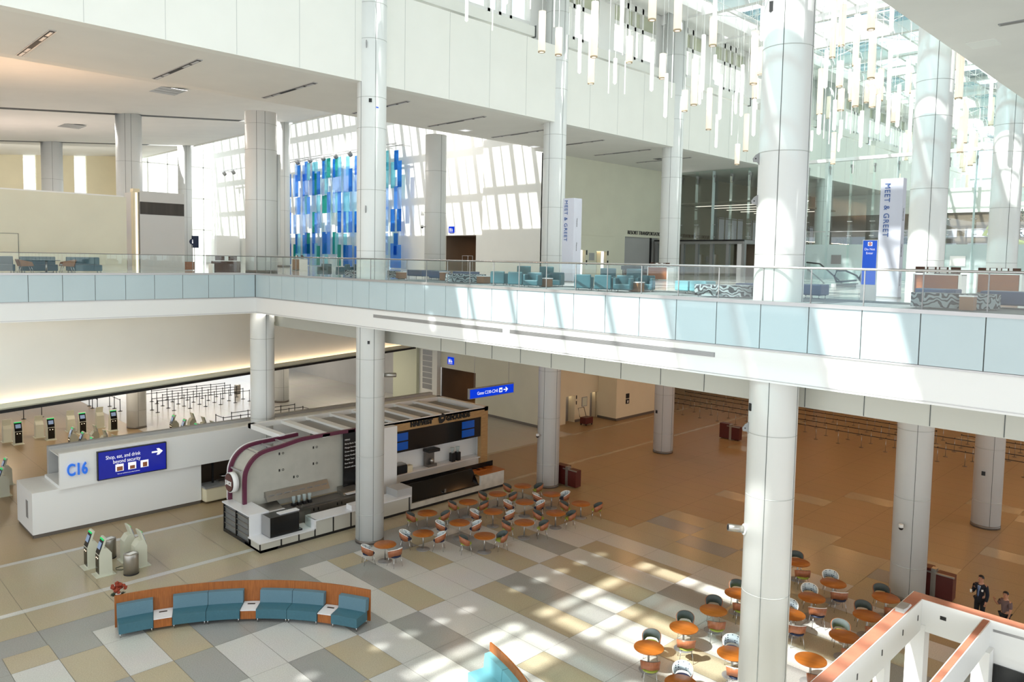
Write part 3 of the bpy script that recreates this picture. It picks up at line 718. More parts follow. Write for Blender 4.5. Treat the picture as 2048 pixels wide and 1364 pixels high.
# ticket counter right of the wall, half hidden
t = thing('staff_counter', 'rounded grey counter beside the check-in wall, left of the juice stand', 'counter', (16.6, 38.0, 0))
MB().box(15.7, 18.45, 37.75, 38.6, .1, .82, .08).build('counter_body', M['sand'], t, True)
MB().box(15.68, 18.45, 37.7, 38.65, .82, .9).build('counter_top', M['grey'], t, True)
t = thing('slicer', 'steel food slicer on the counter behind the juice stand', 'machine', (16.9, 38.2, .9))
MB().box(16.55, 17.2, 38.0, 38.45, .9, 1.0).build('slicer_base', M['steel'], t, True); MB().lathe([(.26, -.02), (.26, .02)], 18, (16.9, 38.2, 1.25)).build('blade', M['chrome'], t, True)
MB().box(16.3, 16.38, 38.3, 38.4, .9, 2.0).build('post', M['black'], t, True)

# ================================================================== JUICE STAND
t = thing('juice_stand', 'juice counter unit with white tops and black plinth, left of the column', 'counter', (14.75, 29.89, 0))
MB().box(14.80, 19.9, 29.93, 31.4, 0, .13).box(14.80, 15.6, 29.93, 33.6, 0, .13).box(19.9, 22.8, 29.95, 30.8, 0, .13).build('plinth', M['black'], t, True)
MB().box(14.76, 17.40, 29.90, 30.75, .13, .42).box(17.4, 19.9, 29.90, 30.6, .13, .82).box(19.9, 22.75, 29.92, 30.75, .13, .82).build('front_panels', M['counterpanel'], t, True)
jm = MB()
for x in (14.76, 15.75, 16.6, 17.40, 18.35, 19.3): jm.box(x-.03, x+.03, 29.885, 29.90, .13, .42 if x < 17.3 else .82)
for x in (20.0, 22.72): jm.box(x-.03, x+.03, 29.905, 29.92, .13, .82)
jm.build('mullions', M['black'], t, True)
MB().box(14.72, 17.42, 29.86, 30.95, .42, .47).box(17.36, 17.44, 29.86, 30.7, .42, .88).box(17.4, 19.9, 29.84, 30.75, .82, .88).box(19.9, 22.8, 29.84, 30.9, .82, .88).box(19.3, 19.9, 29.84, 30.3, .88, 1.12).build('counter_top', M['quartz'], t, True)
MB().box(14.74, 15.7, 30.93, 33.6, 1.36, 1.42).box(14.78, 15.7, 30.93, 30.97, .46, 1.36).build('cabinet_top', M['quartz'], t, True)
sh = MB().box(14.8, 15.65, 30.98, 33.55, .13, .17).box(15.6, 15.65, 30.98, 33.55, .13, 1.36)
for y in (30.98, 32.25, 33.5): sh.box(14.78, 15.6, y, y+.05, .13, 1.36)
sh.build('cabinet_frame', M['blackgloss'], t, True)
MB().box(14.83, 15.6, 31.0, 33.52, .17, .2).box(14.86, 14.88, 31.03, 33.5, .17, 1.36).build('cabinet_back', mat('smoked_panel', rgb(122, 124, 124), .25), t, True)
sf = MB()
for k in range(4): sf.box(14.80, 14.87, 31.03, 33.5, .42+k*.25, .445+k*.25)
sf.build('shelves', M['steel'], t, True)
t = thing('display_fridge', 'black glass display fridge standing on the juice counter', 'fridge', (16.2, 30.5, .47))
MB().box(15.35, 16.9, 30.12, 30.9, .47, .55).box(15.35, 16.75, 30.14, 30.9, .55, 1.35).build('fridge_body', M['blackgloss'], t, True)
MB().box(15.33, 15.35, 30.12, 30.9, .5, 1.36).build('side_panel', M['grey'], t, True)
MB().box(16.75, 17.32, 30.12, 30.14, .47, 1.32).box(17.3, 17.32, 30.14, 30.9, .47, 1.32).build('glass_shield', M['glass'], t, True)
MB().box(15.9, 16.85, 30.3, 30.62, 1.35, 1.39).build('white_lid', M['quartz'], t, True)
t = thing('juice_arch', 'grey plaster back wall framed by a plum rounded arch behind the juice counter', 'arch wall', (18, 32.5, 0))
P = [(15.22, 1.40), (15.22, 2.55), (15.28, 2.95), (15.5, 3.35), (15.85, 3.66), (16.3, 3.82), (17.0, 3.88), (17.6, 3.98), (18.1, 4.07), (18.9, 4.09), (21.4, 4.09)]
def smooth(P, n=3):
    for _ in range(n):
        Q = [P[0]]
        for a, b in zip(P, P[1:]): Q += [(a[0]*.75+b[0]*.25, a[1]*.75+b[1]*.25), (a[0]*.25+b[0]*.75, a[1]*.25+b[1]*.75)]
        P = Q + [P[-1]]
    return P
S = smooth(P)
def ribbon(pts, y0, y1, th):
    mb = MB(); inn = []
    for i, p in enumerate(pts):
        a = Vector(pts[max(0, i-1)]); b = Vector(pts[min(len(pts)-1, i+1)]); d = (b-a).normalized(); inn.append((p[0]+d.y*th, p[1]-d.x*th))
    for i in range(len(pts)-1):
        q = [pts[i], pts[i+1], inn[i+1], inn[i]]
        mb.prism([(p[0], y0, p[1]) for p in q], (0, y1-y0, 0))
    return mb, inn
rb1, inn = ribbon(S, 32.42, 32.56, .17); rb1.build('front_arch', M['plum'], t, True)
P2 = [(15.05, 1.40), (15.05, 2.6), (15.1, 3.05), (15.35, 3.5), (15.75, 3.82), (16.3, 3.95), (17.2, 3.98), (18.2, 4.02), (18.6, 4.04)]
rb2, _ = ribbon(smooth(P2), 33.55, 33.68, .16); rb2.build('rear_arch', M['plum'], t, True)
mb = MB(); mb.prism([(p[0], 32.6, p[1]) for p in inn] + [(21.4, 32.6, 1.0), (15.4, 32.6, 1.0)], (0, .08, 0)); mb.build('back_wall', M['concrete'], t, True)
mb, _ = ribbon([(p[0]-.02, p[1]+.02) for p in smooth(P2)], 33.68, 33.74, .3); mb.build('rear_skin', M['white'], t, True)
sk = MB()
for x, z in ((15.18, 3.0), (15.95, 3.72), (16.7, 3.86), (17.4, 3.95)): sk.box(x-.04, x+.04, 32.5, 33.62, z-.09, z-.03)
mb, _ = ribbon(S[:40], 32.56, 33.56, .05); mb.build('arch_soffit', M['concrete'], t, True)
sk.build('slats', M['trim'], t, True)
MB().box(20.46, 21.3, 32.38, 32.46, .9, 3.92).build('menu_board', M['blackgloss'], t, True)
for k, s in enumerate(('MENU', 'Berry Burst 16oz', 'Mango Sunrise 16oz', 'Green Glow 16oz', 'Citrus Cooler', 'Tropic Twist', 'Beet Boost', 'Protein add-in')):
    text(s, .11, M['white'], (20.52, 32.37, 3.55-k*.2), (1, 0, 0), (0, 0, 1), t, 'menu_lettering', .001)
for x, z in ((17.05, 3.38), (18.85, 3.38), (17.05, 2.58), (18.85, 2.58), (17.8, 2.12)):
    b = MB().box(x, x+.07, 32.59, 32.6, z, z+.12); b.build('wall_socket', M['black'], t, True)
    MB().lathe([(.035, -.004), (.055, -.004), (.055, .004), (.035, .004)], 14, (0, 0, 0), cap=False).build('conduit_ring', M['black'], t).matrix_local = t.matrix_basis.inverted() @ Matrix.Translation((x+.22, 32.59, z+.06)) @ Matrix.Rotation(R(90), 4, 'X')
t = thing('juice_sign', 'round maroon JUICE sign on the end of the plum arch', 'sign', (15.0, 33.0, 2.35))
def disc(mb, r, d, x0): return mb.path([(x0, 33.02, 2.40), (x0+d, 33.02, 2.40)], r, 32)
disc(MB(), .46, .26, 14.83).build('drum', M['white'], t, True); disc(MB(), .43, .02, 14.815).build('rim', M['black'], t, True); disc(MB(), .40, .02, 14.80).build('face', M['maroon'], t, True)
text('JUICE', .25, M['white'], (14.785, 33.02, 2.31), (0, -1, 0), (0, 0, 1), t, 'lettering', .006, 'CENTER', bold=.012)
t = thing('prep_counter', 'dark steel preparation counter along the juice stand wall', 'counter', (18, 32.2, 0))
MB().box(15.8, 21.2, 31.75, 32.55, .1, .9).build('cabinet', M['steel'], t, True); MB().box(15.7, 21.2, 31.7, 32.58, .9, .94).build('worktop', M['plinth'], t, True)
for x in (17.9, 18.55, 19.2, 19.85): MB().box(x, x+.6, 31.73, 31.75, .18, .82).build('cabinet_door', M['steel'], t, True)
for x in (18.38, 18.62, 19.68, 19.92): MB().box(x, x+.04, 31.70, 31.73, .6, .74).build('door_handle', M['black'], t, True)
t = thing('pan_rack', 'steel rail of food pans on the wall above the juice preparation counter', 'rack', (18, 32.4, 1.3))
MB().prism([(16.3, 32.25, 1.35), (16.3, 32.6, 1.5), (16.3, 32.6, 1.75), (16.3, 32.5, 1.75)], (3.3, 0, 0)).build('trough', M['steel'], t, True)
for k in range(8): MB().obox((16.55+k*.4, 32.38, 1.56), (.26, .16, .03), 0, R(-42)).build('food_pan', M['grey'], t, True)
for k in range(4):
    x = 17.55+k*.28
    t = thing('blender', f'clear blender jug on the juice preparation counter, {nth(k)} from the left', 'blender', (x, 32.1, .94), group='blenders on the juice counter')
    MB().box(x-.09, x+.09, 32.0, 32.2, .94, 1.08, .02).build('motor_base', M['black'], t, True)
    MB().lathe([(.06, 1.08), (.085, 1.38), (.08, 1.40)], 14, (x, 32.1, 0)).build('jug', M['frost'], t, True)
for x, l in ((16.4, 'left of the blenders'), (20.6, 'right of the sinks')):
    t = thing('cold_well', f'lidded steel cold well with white lid, {l}', 'machine', (x, 32.1, .94))
    MB().prism([(x-.45, 31.8, .94), (x-.45, 32.5, .94), (x-.45, 32.5, 1.25), (x-.45, 31.95, 1.05)], (.95, 0, 0)).build('housing', M['steel'], t, True)
    MB().obox((x+.05, 31.72, 1.05), (.9, .24, .03)).build('white_board', M['quartz'], t, True)
# roof frame over the stands
t = thing('stand_roof', 'open white roof frame with grey mesh panels over both food stands', 'roof', (24, 34.5, 3.9))
fr = MB().box(17.6, 30.3, 36.6, 36.9, 3.86, 4.1).box(22.4, 30.3, 32.3, 32.42, 3.95, 4.1).box(30.0, 30.3, 32.3, 36.9, 3.86, 4.1).box(17.6, 17.9, 33.6, 36.9, 3.86, 4.1)
for k in range(7): fr.box(19.3+k*1.45, 19.7+k*1.45, 32.42, 36.6, 3.9, 4.06)
fr.build('frame', M['white'], t, True)
ms = MB()
for k in range(7): ms.box(19.7+k*1.45, 20.75+k*1.45, 33.1, 36.2, 3.92, 3.95)
ms.build('mesh_panel', M['grey'], t, True)
MB().box(28.4, 30.0, 32.6, 36.6, 3.0, 3.05).build('roof_deck', M['concrete'], t, True)

# ================================================================== COFFEE STAND
t = thing('coffee_stand', 'coffee stand with wooden fascia, right of the column', 'kiosk', (26.8, 32.3, 0))
MB().box(22.6, 30.28, 32.30, 32.5, 3.55, 4.06).box(29.76, 30.28, 32.30, 32.6, .0, 3.55).build('wood_fascia', M['oak'], t, True)
MB().box(22.45, 23.40, 31.9, 32.5, 0, 3.98).build('end_pier', M['white'], t, True)
MB().box(30.1, 30.28, 32.6, 36.8, 0, 4.0).box(23.4, 30.1, 33.1, 33.25, 0, 3.6).build('rear_walls', M['white'], t, True)
MB().box(23.4, 29.76, 32.36, 32.42, 2.38, 3.55).build('menu_wall', M['blackgloss'], t, True)
for x in (23.5, 28.3):
    for z in (2.5, 3.0): MB().box(x, x+.95, 32.345, 32.36, z, z+.42).build('menu_screen', M['menublue'], t, True)
text('HARVEST', .36, M['letterblack'], (24.55, 32.27, 3.70), (1, 0, 0), (0, 0, 1), t, 'lettering', .03, bold=.02)
text('GROUNDS', .36, M['letterblack'], (27.05, 32.27, 3.70), (1, 0, 0), (0, 0, 1), t, 'lettering', .03, bold=.02)
lf = MB().prism([(26.55, 32.29, 3.62), (26.72, 32.29, 3.60), (26.95, 32.29, 3.75), (27.0, 32.29, 3.95), (26.88, 32.29, 4.1), (26.75, 32.29, 4.16), (26.7, 32.29, 4.06), (26.55, 32.29, 4.02), (26.48, 32.29, 3.85)], (0, -.05, 0)); lf.build('leaf_emblem', M['letterblack'], t, True)
MB().box(26.66, 26.82, 32.23, 32.24, 3.85, 3.93).build('emblem_cut', M['oak'], t, True)
MB().box(23.2, 29.9, 32.5, 33.1, .1, 1.1).build('rear_cabinet', M['white'], t, True); MB().box(23.2, 29.9, 32.35, 33.1, 1.1, 1.15).build('rear_worktop', M['quartz'], t, True)
t = thing('coffee_counter', 'marble fronted coffee counter with dark display cases, beside the café tables', 'counter', (26, 30, 0))
MB().box(22.85, 29.35, 29.98, 30.9, 0, .14).build('plinth', M['black'], t, True)
MB().box(22.85, 29.37, 29.93, 30.05, .14, .40).box(27.6, 29.37, 29.93, 30.05, .40, .95).build('marble_front', M['marble'], t, True)
MB().box(27.55, 29.4, 29.9, 30.9, .95, 1.0).build('wood_top', M['top'], t, True)
for k in range(3): MB().lathe([(.32, 1.0), (.32, 1.03)], 24, (27.9+k*.45, 30.75, 0)).build('scalloped_edge', M['top'], t, True)
MB().box(22.9, 27.55, 30.02, 30.9, .40, .46).box(22.9, 27.55, 30.6, 30.9, .46, 1.15).build('case_base', M['blackgloss'], t, True)
MB().prism([(22.9, 30.06, .46), (22.9, 30.6, 1.2), (22.9, 30.62, 1.2), (22.9, 30.08, .46)], (4.65, 0, 0)).box(22.9, 29.4, 30.9, 30.92, .95, 1.3).build('case_glass', M['blackgloss'], t, True)
MB().box(25.1, 25.2, 30.0, 30.05, .5, .7).build('case_latch', M['chrome'], t, True)
tag(MB().box(22.05, 22.95, 30.0, 30.95, 0, 1.25).build('bin_enclosure', M['greywall']), 'grey cube housing between the juice counter end and the coffee display cases', 'cabinet')
t = thing('espresso_machine', 'dark espresso machine on the left end of the coffee worktop', 'machine', (24.0, 32.6, 1.15))
MB().box(23.55, 24.5, 32.45, 32.95, 1.15, 1.62, .03).build('machine_body', M['black'], t, True); MB().box(23.6, 24.45, 32.5, 32.9, 1.62, 1.68).build('cup_tray', M['steel'], t, True); MB().box(24.55, 24.9, 32.5, 32.8, 1.15, 1.5).build('paper_bag', M['sand'], t, True)
t = thing('coffee_brewer', 'tall brown coffee brewer in the middle of the coffee worktop', 'machine', (26.3, 32.7, 1.15))
MB().box(26.0, 26.6, 32.5, 32.95, 1.15, 1.3).box(26.0, 26.6, 32.75, 32.95, 1.3, 2.0).build('machine_body', M['plinth'], t, True); MB().box(25.95, 26.75, 32.4, 32.97, 1.98, 2.16, .03).build('brew_head', M['black'], t, True)
MB().lathe([(.1, 1.3), (.12, 1.5), (.06, 1.62)], 14, (26.3, 32.6, 0)).build('carafe', M['steel'], t, True)
for k, x in enumerate((27.85, 28.25)):
    t = thing('coffee_grinder', ['black coffee grinder, left of the two on the coffee worktop', 'black coffee grinder, right of the two on the coffee worktop'][k], 'machine', (x, 32.6, 1.15), group='grinders on the coffee worktop')
    MB().box(x-.12, x+.12, 32.5, 32.8, 1.15, 1.65, .02).build('body', M['black'], t, True); MB().lathe([(.06, 1.65), (.13, 1.95)], 14, (x, 32.65, 0)).build('hopper', M['frost'], t, True)
# hanging gates sign
t = thing('gates_sign', 'blue hanging sign reading Gates C230-C245 with a right arrow', 'sign', (29.0, 31.0, 5.3))
MB().box(27.6, 31.05, 30.95, 31.12, 5.02, 5.60).build('sign_box', M['grey'], t, True); MB().box(27.63, 31.02, 30.94, 30.95, 5.05, 5.55).build('lit_face', M['signblue2'], t, True)
text('Gates C230-C245', .25, M['signwhite'], (28.15, 30.935, 5.21), (1, 0, 0), (0, 0, 1), t, 'lettering', .001, xs=.88)
MB().box(29.86, 30.1, 30.93, 30.938, 5.17, 5.43).build('lift_icon', M['signwhite'], t, True); MB().box(29.92, 30.04, 30.925, 30.93, 5.22, 5.34).build('lift_icon_figure', M['signblue2'], t, True)
MB().prism([(30.2, 30.935, 5.27), (30.2, 30.935, 5.33), (30.42, 30.935, 5.33), (30.33, 30.935, 5.43), (30.42, 30.935, 5.43), (30.56, 30.935, 5.30), (30.42, 30.935, 5.17), (30.33, 30.935, 5.17), (30.42, 30.935, 5.27)], (0, -.004, 0)).build('arrow', M['signwhite'], t, True)
for x in (28.0, 30.7): MB().tube((x, 31.03, 5.6), (x, 31.03, 8.95), .012, 6).build('hanger', M['trim'], t, True)
def restroom_sign(label, c, n, s=.5):
    t = thing('restroom_sign', label, 'sign', c); x, y, z = c
    MB().box(x-.08, x, y-s*.62, y+s*.62, z-s/2, z+s/2).build('sign_box', M['signblue2'], t, True)
    f = MB()
    for k in (-.32, -.08): f.box(x-.09, x-.08, y-(k+.09)*s-.0, y-(k-.06)*s, z-.22*s, z+.12*s); f.path([(x-.09, y-(k+.015)*s, z+.2*s), (x-.08, y-(k+.015)*s, z+.2*s)], .06*s, 10)
    f.path([(x-.09, y-.27*s, z-.1*s), (x-.08, y-.27*s, z-.1*s)], .12*s, 12); f.box(x-.09, x-.08, y-.27*s, y-.22*s, z-.02*s, z+.2*s); f.box(x-.09, x-.08, y-.45*s, y+.45*s, z-.38*s, z-.33*s)
    f.build('pictograms', M['signwhite'], t, True)
restroom_sign('lit blue restroom sign over the brown opening on the lower floor', (41.7, 49.2, 4.05), None, .62)
restroom_sign('lit blue restroom sign over the dark alcove in the skylit wall', (39.4, 46.6, 15.1), None, .5)
# ================================================================== CAFÉ TABLES AND TUB CHAIRS
def make_table():
    t = thing('cafe_table', 'x', 'table', group='round café tables')
    MB().lathe([(.0, .695), (.455, .695), (.47, .705), (.47, .725), (.465, .73), (0, .73)], 40, cap=False).build('table_top', M['top'], t)
    MB().cyl(0, 0, .02, .70, .034, n=16).build('stem', M['steel'], t)
    MB().lathe([(.30, 0), (.30, .012), (.27, .022), (.05, .03), (.034, .05)], 36).build('base', M['grey'], t)
    return t
def make_chair(kind):
    p = kind == 'p'
    t = thing('tub_chair', 'x', 'chair')
    MB().lathe([(.0, .40), (.20, .40), (.245, .425), (.25, .45), (.22, .475), (0, .48)], 24, cap=False).build('seat', M['navyseat'] if p else M['lime'], t)
    def wrap(r, th, extra=0, lo=0.0):
        mb = MB(); n = 26; V = []
        for i in range(n+1):
            a = -118 + 236*i/n; u = abs(a)/118
            zt = .80 - .20*u**2.2 + extra; zb = .53 - .12*max(0, min(1, (u-.35)/.4)) + lo
            rr = r*(1 + .04*(1-u)); c, s = -math.cos(R(a)), math.sin(R(a))
            V.append([mb.bm.verts.new(q) for q in ((rr*.97*c, rr*.97*s, zb), (rr*1.08*c, rr*1.08*s, zt), ((rr*1.08-th)*c, (rr*1.08-th)*s, zt), ((rr*.97-th)*c, (rr*.97-th)*s, zb))])
        for a, b in zip(V, V[1:]):
            for k in range(4):
                f = mb.bm.faces.new((a[k], a[(k+1)%4], b[(k+1)%4], b[k])); f.smooth = k in (0, 2)
        mb.bm.faces.new(V[0]); mb.bm.faces.new(list(reversed(V[-1]))); return mb
    wrap(.285, .016).build('backrest', M['shell'], t)
    wrap(.266, .020, .004, .005).build('back_cushion', M['dotfab'] if p else M['greyfab'], t)
    if p: 
        rim = MB(); pts = []
        for i in range(27):
            a = -118+236*i/26; u = abs(a)/118; rr = .285*(1+.04*(1-u))*1.08-.014
            pts.append((-rr*math.cos(R(a)), rr*math.sin(R(a)), .806-.20*u**2.2))
        rim.path(pts, .016, 6).build('rim', M['white'], t)
    for sx in (-1, 1):
        for sy in (-1, 1):
            MB().tube((sx*.17, sy*.17, .41), (sx*.235, sy*.225, 0), .011, 7).build('leg', M['chrome'], t)
    MB().tube((.17, -.17, .405), (.17, .17, .405), .01, 6).tube((-.17, -.17, .405), (-.17, .17, .405), .01, 6).build('stretcher', M['chrome'], t)
    return t
TAB = make_table(); CH = {'p': make_chair('p'), 'g': make_chair('g')}
used = set()
def put(proto, key, loc, rz, label, group=None):
    if key not in used:
        used.add(key); proto.location = loc; proto.rotation_euler = (0, 0, rz); tag(proto, label, None, group); return proto
    return copy_tree(proto, loc, rz, label, group)
LROWS = ['row beside the coffee counter', 'middle row of the left café group', 'outer row of the left café group']
LSH = ['row beside the coffee counter', 'middle row, left café group', 'outer row, left café group']
LT = [((18.27, 25.70), 1, 0, 'p', ((17.66, 25.93), (18.27, 25.00))), ((20.26, 25.65), 1, 1, 'p', ((19.76, 26.22), (20.72, 25.12))), ((22.05, 27.62), 0, 0, 'g', ((21.46, 27.98), (22.65, 27.14))),
      ((22.33, 25.60), 1, 2, 'p', ((21.72, 26.12), (22.84, 25.12))), ((22.05, 23.61), 2, 0, 'g', ((21.37, 24.06), (22.78, 23.32))), ((24.58, 27.55), 0, 1, 'g', ((24.02, 27.95), (25.05, 27.02))),
      ((24.52, 25.69), 1, 3, 'p', ((23.94, 26.24), (24.98, 25.12))), ((26.59, 27.53), 0, 2, 'g', ((26.14, 28.02), (27.10, 27.04))), ((26.69, 25.68), 1, 4, 'p', ((26.12, 26.18), (27.16, 25.20))),
      ((24.56, 23.63), 2, 1, 'g', ((23.98, 24.10), (25.20, 23.10))), ((28.55, 27.64), 0, 3, 'g', ((28.05, 28.20), (29.25, 27.22))), ((28.63, 25.63), 1, 5, 'p', ((28.06, 26.0), (29.24, 25.32))),
      ((26.62, 23.54), 2, 2, 'g', ((26.10, 24.14), (27.18, 23.12))), ((28.61, 23.64), 2, 3, 'g', ((28.12, 24.20), (29.12, 23.05)))]
for (x, y), r, k, kind, chs in LT:
    d = f'{nth(k)} table from the left in the {LROWS[r]}'
    put(TAB, 't', (x, y, 0), 0, f'round café table, {nth(k)} from left in the {LROWS[r]}', 'round café tables')
    for q, (a, b) in enumerate(chs):
        what = 'dotted navy tub chair' if kind == 'p' else 'grey lime tub chair'
        dx, dy = a-x, b-y; L = math.hypot(dx, dy); s = max(L, .70)/L; a, b = x+dx*s, y+dy*s
        put(CH[kind], kind, (a, b, 0), math.atan2(y-b, x-a), f'{what}, {["left", "right"][q]} of {nth(k)} table, {LSH[r]}', 'tub chairs by the coffee counter')
RR = ['left row of the sunlit café group', 'middle row of the sunlit café group', 'right row of the sunlit café group']
RSH = ['left row', 'middle row', 'right row']
near = lambda k: 'nearest' if k == 0 else nth(k)+' nearest'
RT = [((19.38, 13.11), 0, 0, 'g', 3), ((21.31, 13.07), 0, 1, 'g', 3), ((23.16, 13.05), 0, 2, 'g', 3), ((25.04, 13.15), 0, 3, 'g', 3), ((29.52, 12.92), 0, 4, 'g', 3),
      ((18.38, 11.30), 1, 0, 'p', 3), ((20.99, 11.12), 1, 1, 'p', 3), ((24.90, 11.05), 1, 2, 'p', 3), ((26.72, 11.12), 1, 3, 'p', 3), ((28.57, 11.10), 1, 4, 'p', 3),
      ((22.43, 9.28), 2, 0, 'g', 2), ((24.70, 9.16), 2, 1, 'g', 3), ((26.77, 9.19), 2, 2, 'g', 3), ((28.75, 9.26), 2, 3, 'g', 3)]
for (x, y), r, k, kind, which in RT:
    d = f'{nth(k)} table, counting from the nearest, in the {RR[r]}'
    put(TAB, 't', (x, y, 0), .3, f'round café table, {near(k)} in the {RR[r]}', 'round café tables')
    for q in range(2):
        if not which & (1 << q): continue
        far = q == 0
        what = 'dotted navy tub chair' if kind == 'p' else 'grey lime tub chair'
        a, b = (x+.72, y+.40) if far else (x-.58, y-.46)
        put(CH[kind], kind, (a, b, 0), math.atan2(y-b, x-a), f'{what}, {"far" if far else "near"} side of {near(k)} table, {RSH[r]}, sunlit café group', 'tub chairs in the sunlit café group')

# ================================================================== CURVED BENCHES
BC = (6.094, 17.843)
def bench(name_label, a_hi, a_lo, segs, seatm, backm):
    am = R((a_hi+a_lo)/2); base = (BC[0]+9.0*math.cos(am), BC[1]+9.0*math.sin(am), 0)
    t = thing('curved_bench', name_label, 'bench', base)
    n = int(abs(a_hi-a_lo)*.9)
    MB().arcbox(BC, 9.40, 9.45, R(a_lo), R(a_hi), .06, 1.17, n).build('back_panel', M['cherry'], t, True)
    MB().arcbox(BC, 9.455, 9.47, R(a_lo+.3), R(a_hi-.3), .06, 1.16, n).build('back_cladding', M['white'], t, True)
    for s in segs:
        if s[0] == 's':
            _, h, l = s; g = .05
            MB().arcbox(BC, 8.62, 9.28, R(l+g), R(h-g), .14, .47, 10, .02).build('seat', seatm, t, True)
            MB().arcbox(BC, 9.16, 9.36, R(l+g), R(h-g), .47, .90, 10, .03, .04).build('back_cushion', backm, t, True)
            for a in (l+.35, h-.35):
                for rr in (8.68, 9.3): MB().tube((BC[0]+rr*math.cos(R(a)), BC[1]+rr*math.sin(R(a)), 0), (BC[0]+rr*math.cos(R(a)), BC[1]+rr*math.sin(R(a)), .15), .018, 8).build('leg', M['chrome'], t, True)
        else:
            _, h, l = s
            MB().arcbox(BC, 8.66, 9.38, R(l+.02), R(h-.02), .40, .43, 4).build('table_top', M['quartz'], t, True)
            MB().arcbox(BC, 8.68, 9.38, R(l+.05), R(h-.05), .10, .40, 4).build('table_front', M['cherry'], t, True)
            mid = R((h+l)/2); MB().obox((BC[0]+9.15*math.cos(mid), BC[1]+9.15*math.sin(mid), .433), (.07, .26, .012), mid).build('socket_strip', M['black'], t, True)
    return t
bench('long curved teal bench with cherry wood back and three white side tables', 77.6, 23.4,
      [('s', 77.3, 70.35), ('t', 70.35, 66.5), ('s', 66.5, 59.4), ('s', 59.4, 52.0), ('t', 52.0, 48.4), ('s', 48.4, 41.2), ('s', 41.2, 33.9), ('t', 33.9, 30.4), ('s', 30.4, 23.6)], M['teal'], M['tealback'])
bench('second curved bench with wood back, cut off by the bottom edge of the picture', -10.6, -50,
      [('s', -10.8, -17.5), ('s', -17.5, -24.5), ('t', -24.5, -28), ('s', -28, -35), ('s', -35, -42)], M['aqua'], M['aqua'])
t = thing('flower_vase', 'rust red flowers in a slim vase behind the left end of the curved teal bench', 'plant', (8.29, 27.21, 0))
MB().lathe([(.07, 0), (.05, .4), (.08, 1.05), (.09, 1.14)], 14, (8.29, 27.21, 0)).build('vase', M['white'], t, True)
fb = MB(); rf = random.Random(2)
for k in range(34):
    a, e, q = rf.uniform(0, 6.28), rf.uniform(.2, 1.5), rf.uniform(.10, .30)
    c = Vector((8.29+q*math.cos(a)*math.cos(e), 27.21+q*math.sin(a)*math.cos(e), 1.2+q*math.sin(e)*1.1))
    b = MB(); bmesh.ops.create_icosphere(b.bm, subdivisions=1, radius=.06); fb.merge(b, Matrix.Translation(c))
fb.build('blooms', M['flower'], t, True)
lv = MB()
for k in range(16):
    a = k*.4; lv.quad((8.29, 27.21, 1.1), (8.29+.16*math.cos(a-.2), 27.21+.16*math.sin(a-.2), 1.16), (8.29+.26*math.cos(a), 27.21+.26*math.sin(a), 1.13), (8.29+.16*math.cos(a+.2), 27.21+.16*math.sin(a+.2), 1.12))
lv.build('leaves', M['leaf'], t, True)

# ================================================================== CHECK-IN KIOSKS, BINS
def make_kiosk():
    t = thing('checkin_kiosk', 'x', 'kiosk', group='self check-in kiosks')
    MB().prism([(.20, -.24, .02), (.20, -.24, .86), (-.02, -.24, 1.50), (-.09, -.24, 1.50), (.03, -.24, 1.12), (-.10, -.24, 1.10), (-.26, -.24, .88), (-.28, -.24, .02)], (0, .48, 0)).build('shell', M['kiosk'], t)
    MB().obox((.098, 0, 1.165), (.02, .42, .60), 0, 0, R(-19)).build('screen_panel', M['blackgloss'], t)
    MB().obox((.117, 0, 1.20), (.01, .30, .26), 0, 0, R(-19)).build('screen', M['kioskscreen'], t)
    MB().box(.20, .212, -.20, .20, .10, .84).build('front_panel', M['blackgloss'], t)
    MB().obox((.022, 0, 1.435), (.02, .40, .05), 0, 0, R(-19)).build('status_light', M['green'], t)
    MB().box(.212, .222, -.1, -.06, .7, .74).box(.212, .222, .06, .1, .7, .74).build('indicator', M['warmlamp'], t)
    MB().box(-.38, .34, -.32, .32, 0, .02).build('base_plate', M['kiosk'], t)
    return t
KI = make_kiosk()
KL = [((9.25, 32.13), 180, 'white check-in kiosk nearest the curved bench, dark screen facing left'), ((9.14, 33.26), 180, 'white check-in kiosk behind the nearest one, dark screen facing left'),
      ((10.62, 32.05), 0, 'white check-in kiosk beside the front steel bin, seen from behind'), ((10.5, 33.0), 0, 'white check-in kiosk seen from behind, further from the front steel bin'),
      ((11.7, 58.0), -90, 'lit check-in kiosk, leftmost of the four facing the camera in the lower hall'), ((13.6, 58.0), -90, 'lit check-in kiosk, second from left facing the camera in the lower hall'),
      ((15.7, 58.6), -90, 'lit check-in kiosk, third from left facing the camera in the lower hall'), ((17.6, 58.2), -90, 'lit check-in kiosk nearest the thick column in the lower hall'),
      ((11.3, 59.2), 90, 'tan kiosk back to back with the leftmost lit one in the lower hall'), ((13.2, 59.3), 90, 'tan kiosk back to back with the second lit one in the lower hall'),
      ((15.3, 59.9), 90, 'tan kiosk back to back with the third lit one in the lower hall'), ((17.2, 59.9), 90, 'tan kiosk back to back with the lit one by the thick column')]
for k, p in enumerate(((13.9, 54.0), (14.0, 52.2), (14.0, 50.4), (15.15, 53.8), (15.2, 52.0), (15.2, 50.2), (20.2, 53.8), (20.2, 51.9), (20.3, 50.2), (21.45, 53.7), (21.5, 51.9), (21.4, 50.2))):
    side = k % 6 >= 3
    grp = 'left' if k < 6 else 'right'
    KL.append((p, 0 if side else 180, f'kiosk behind the white sign wall, {["farthest", "middle", "nearest"][k % 3]} of the {"right" if side else "left"} hand three in the {grp} cluster'))
KL += [((9.1, 48.2), 180, 'tan kiosk at the left edge of the picture, farther one'), ((8.55, 46.1), 180, 'tan kiosk at the left edge of the picture, nearer one')]
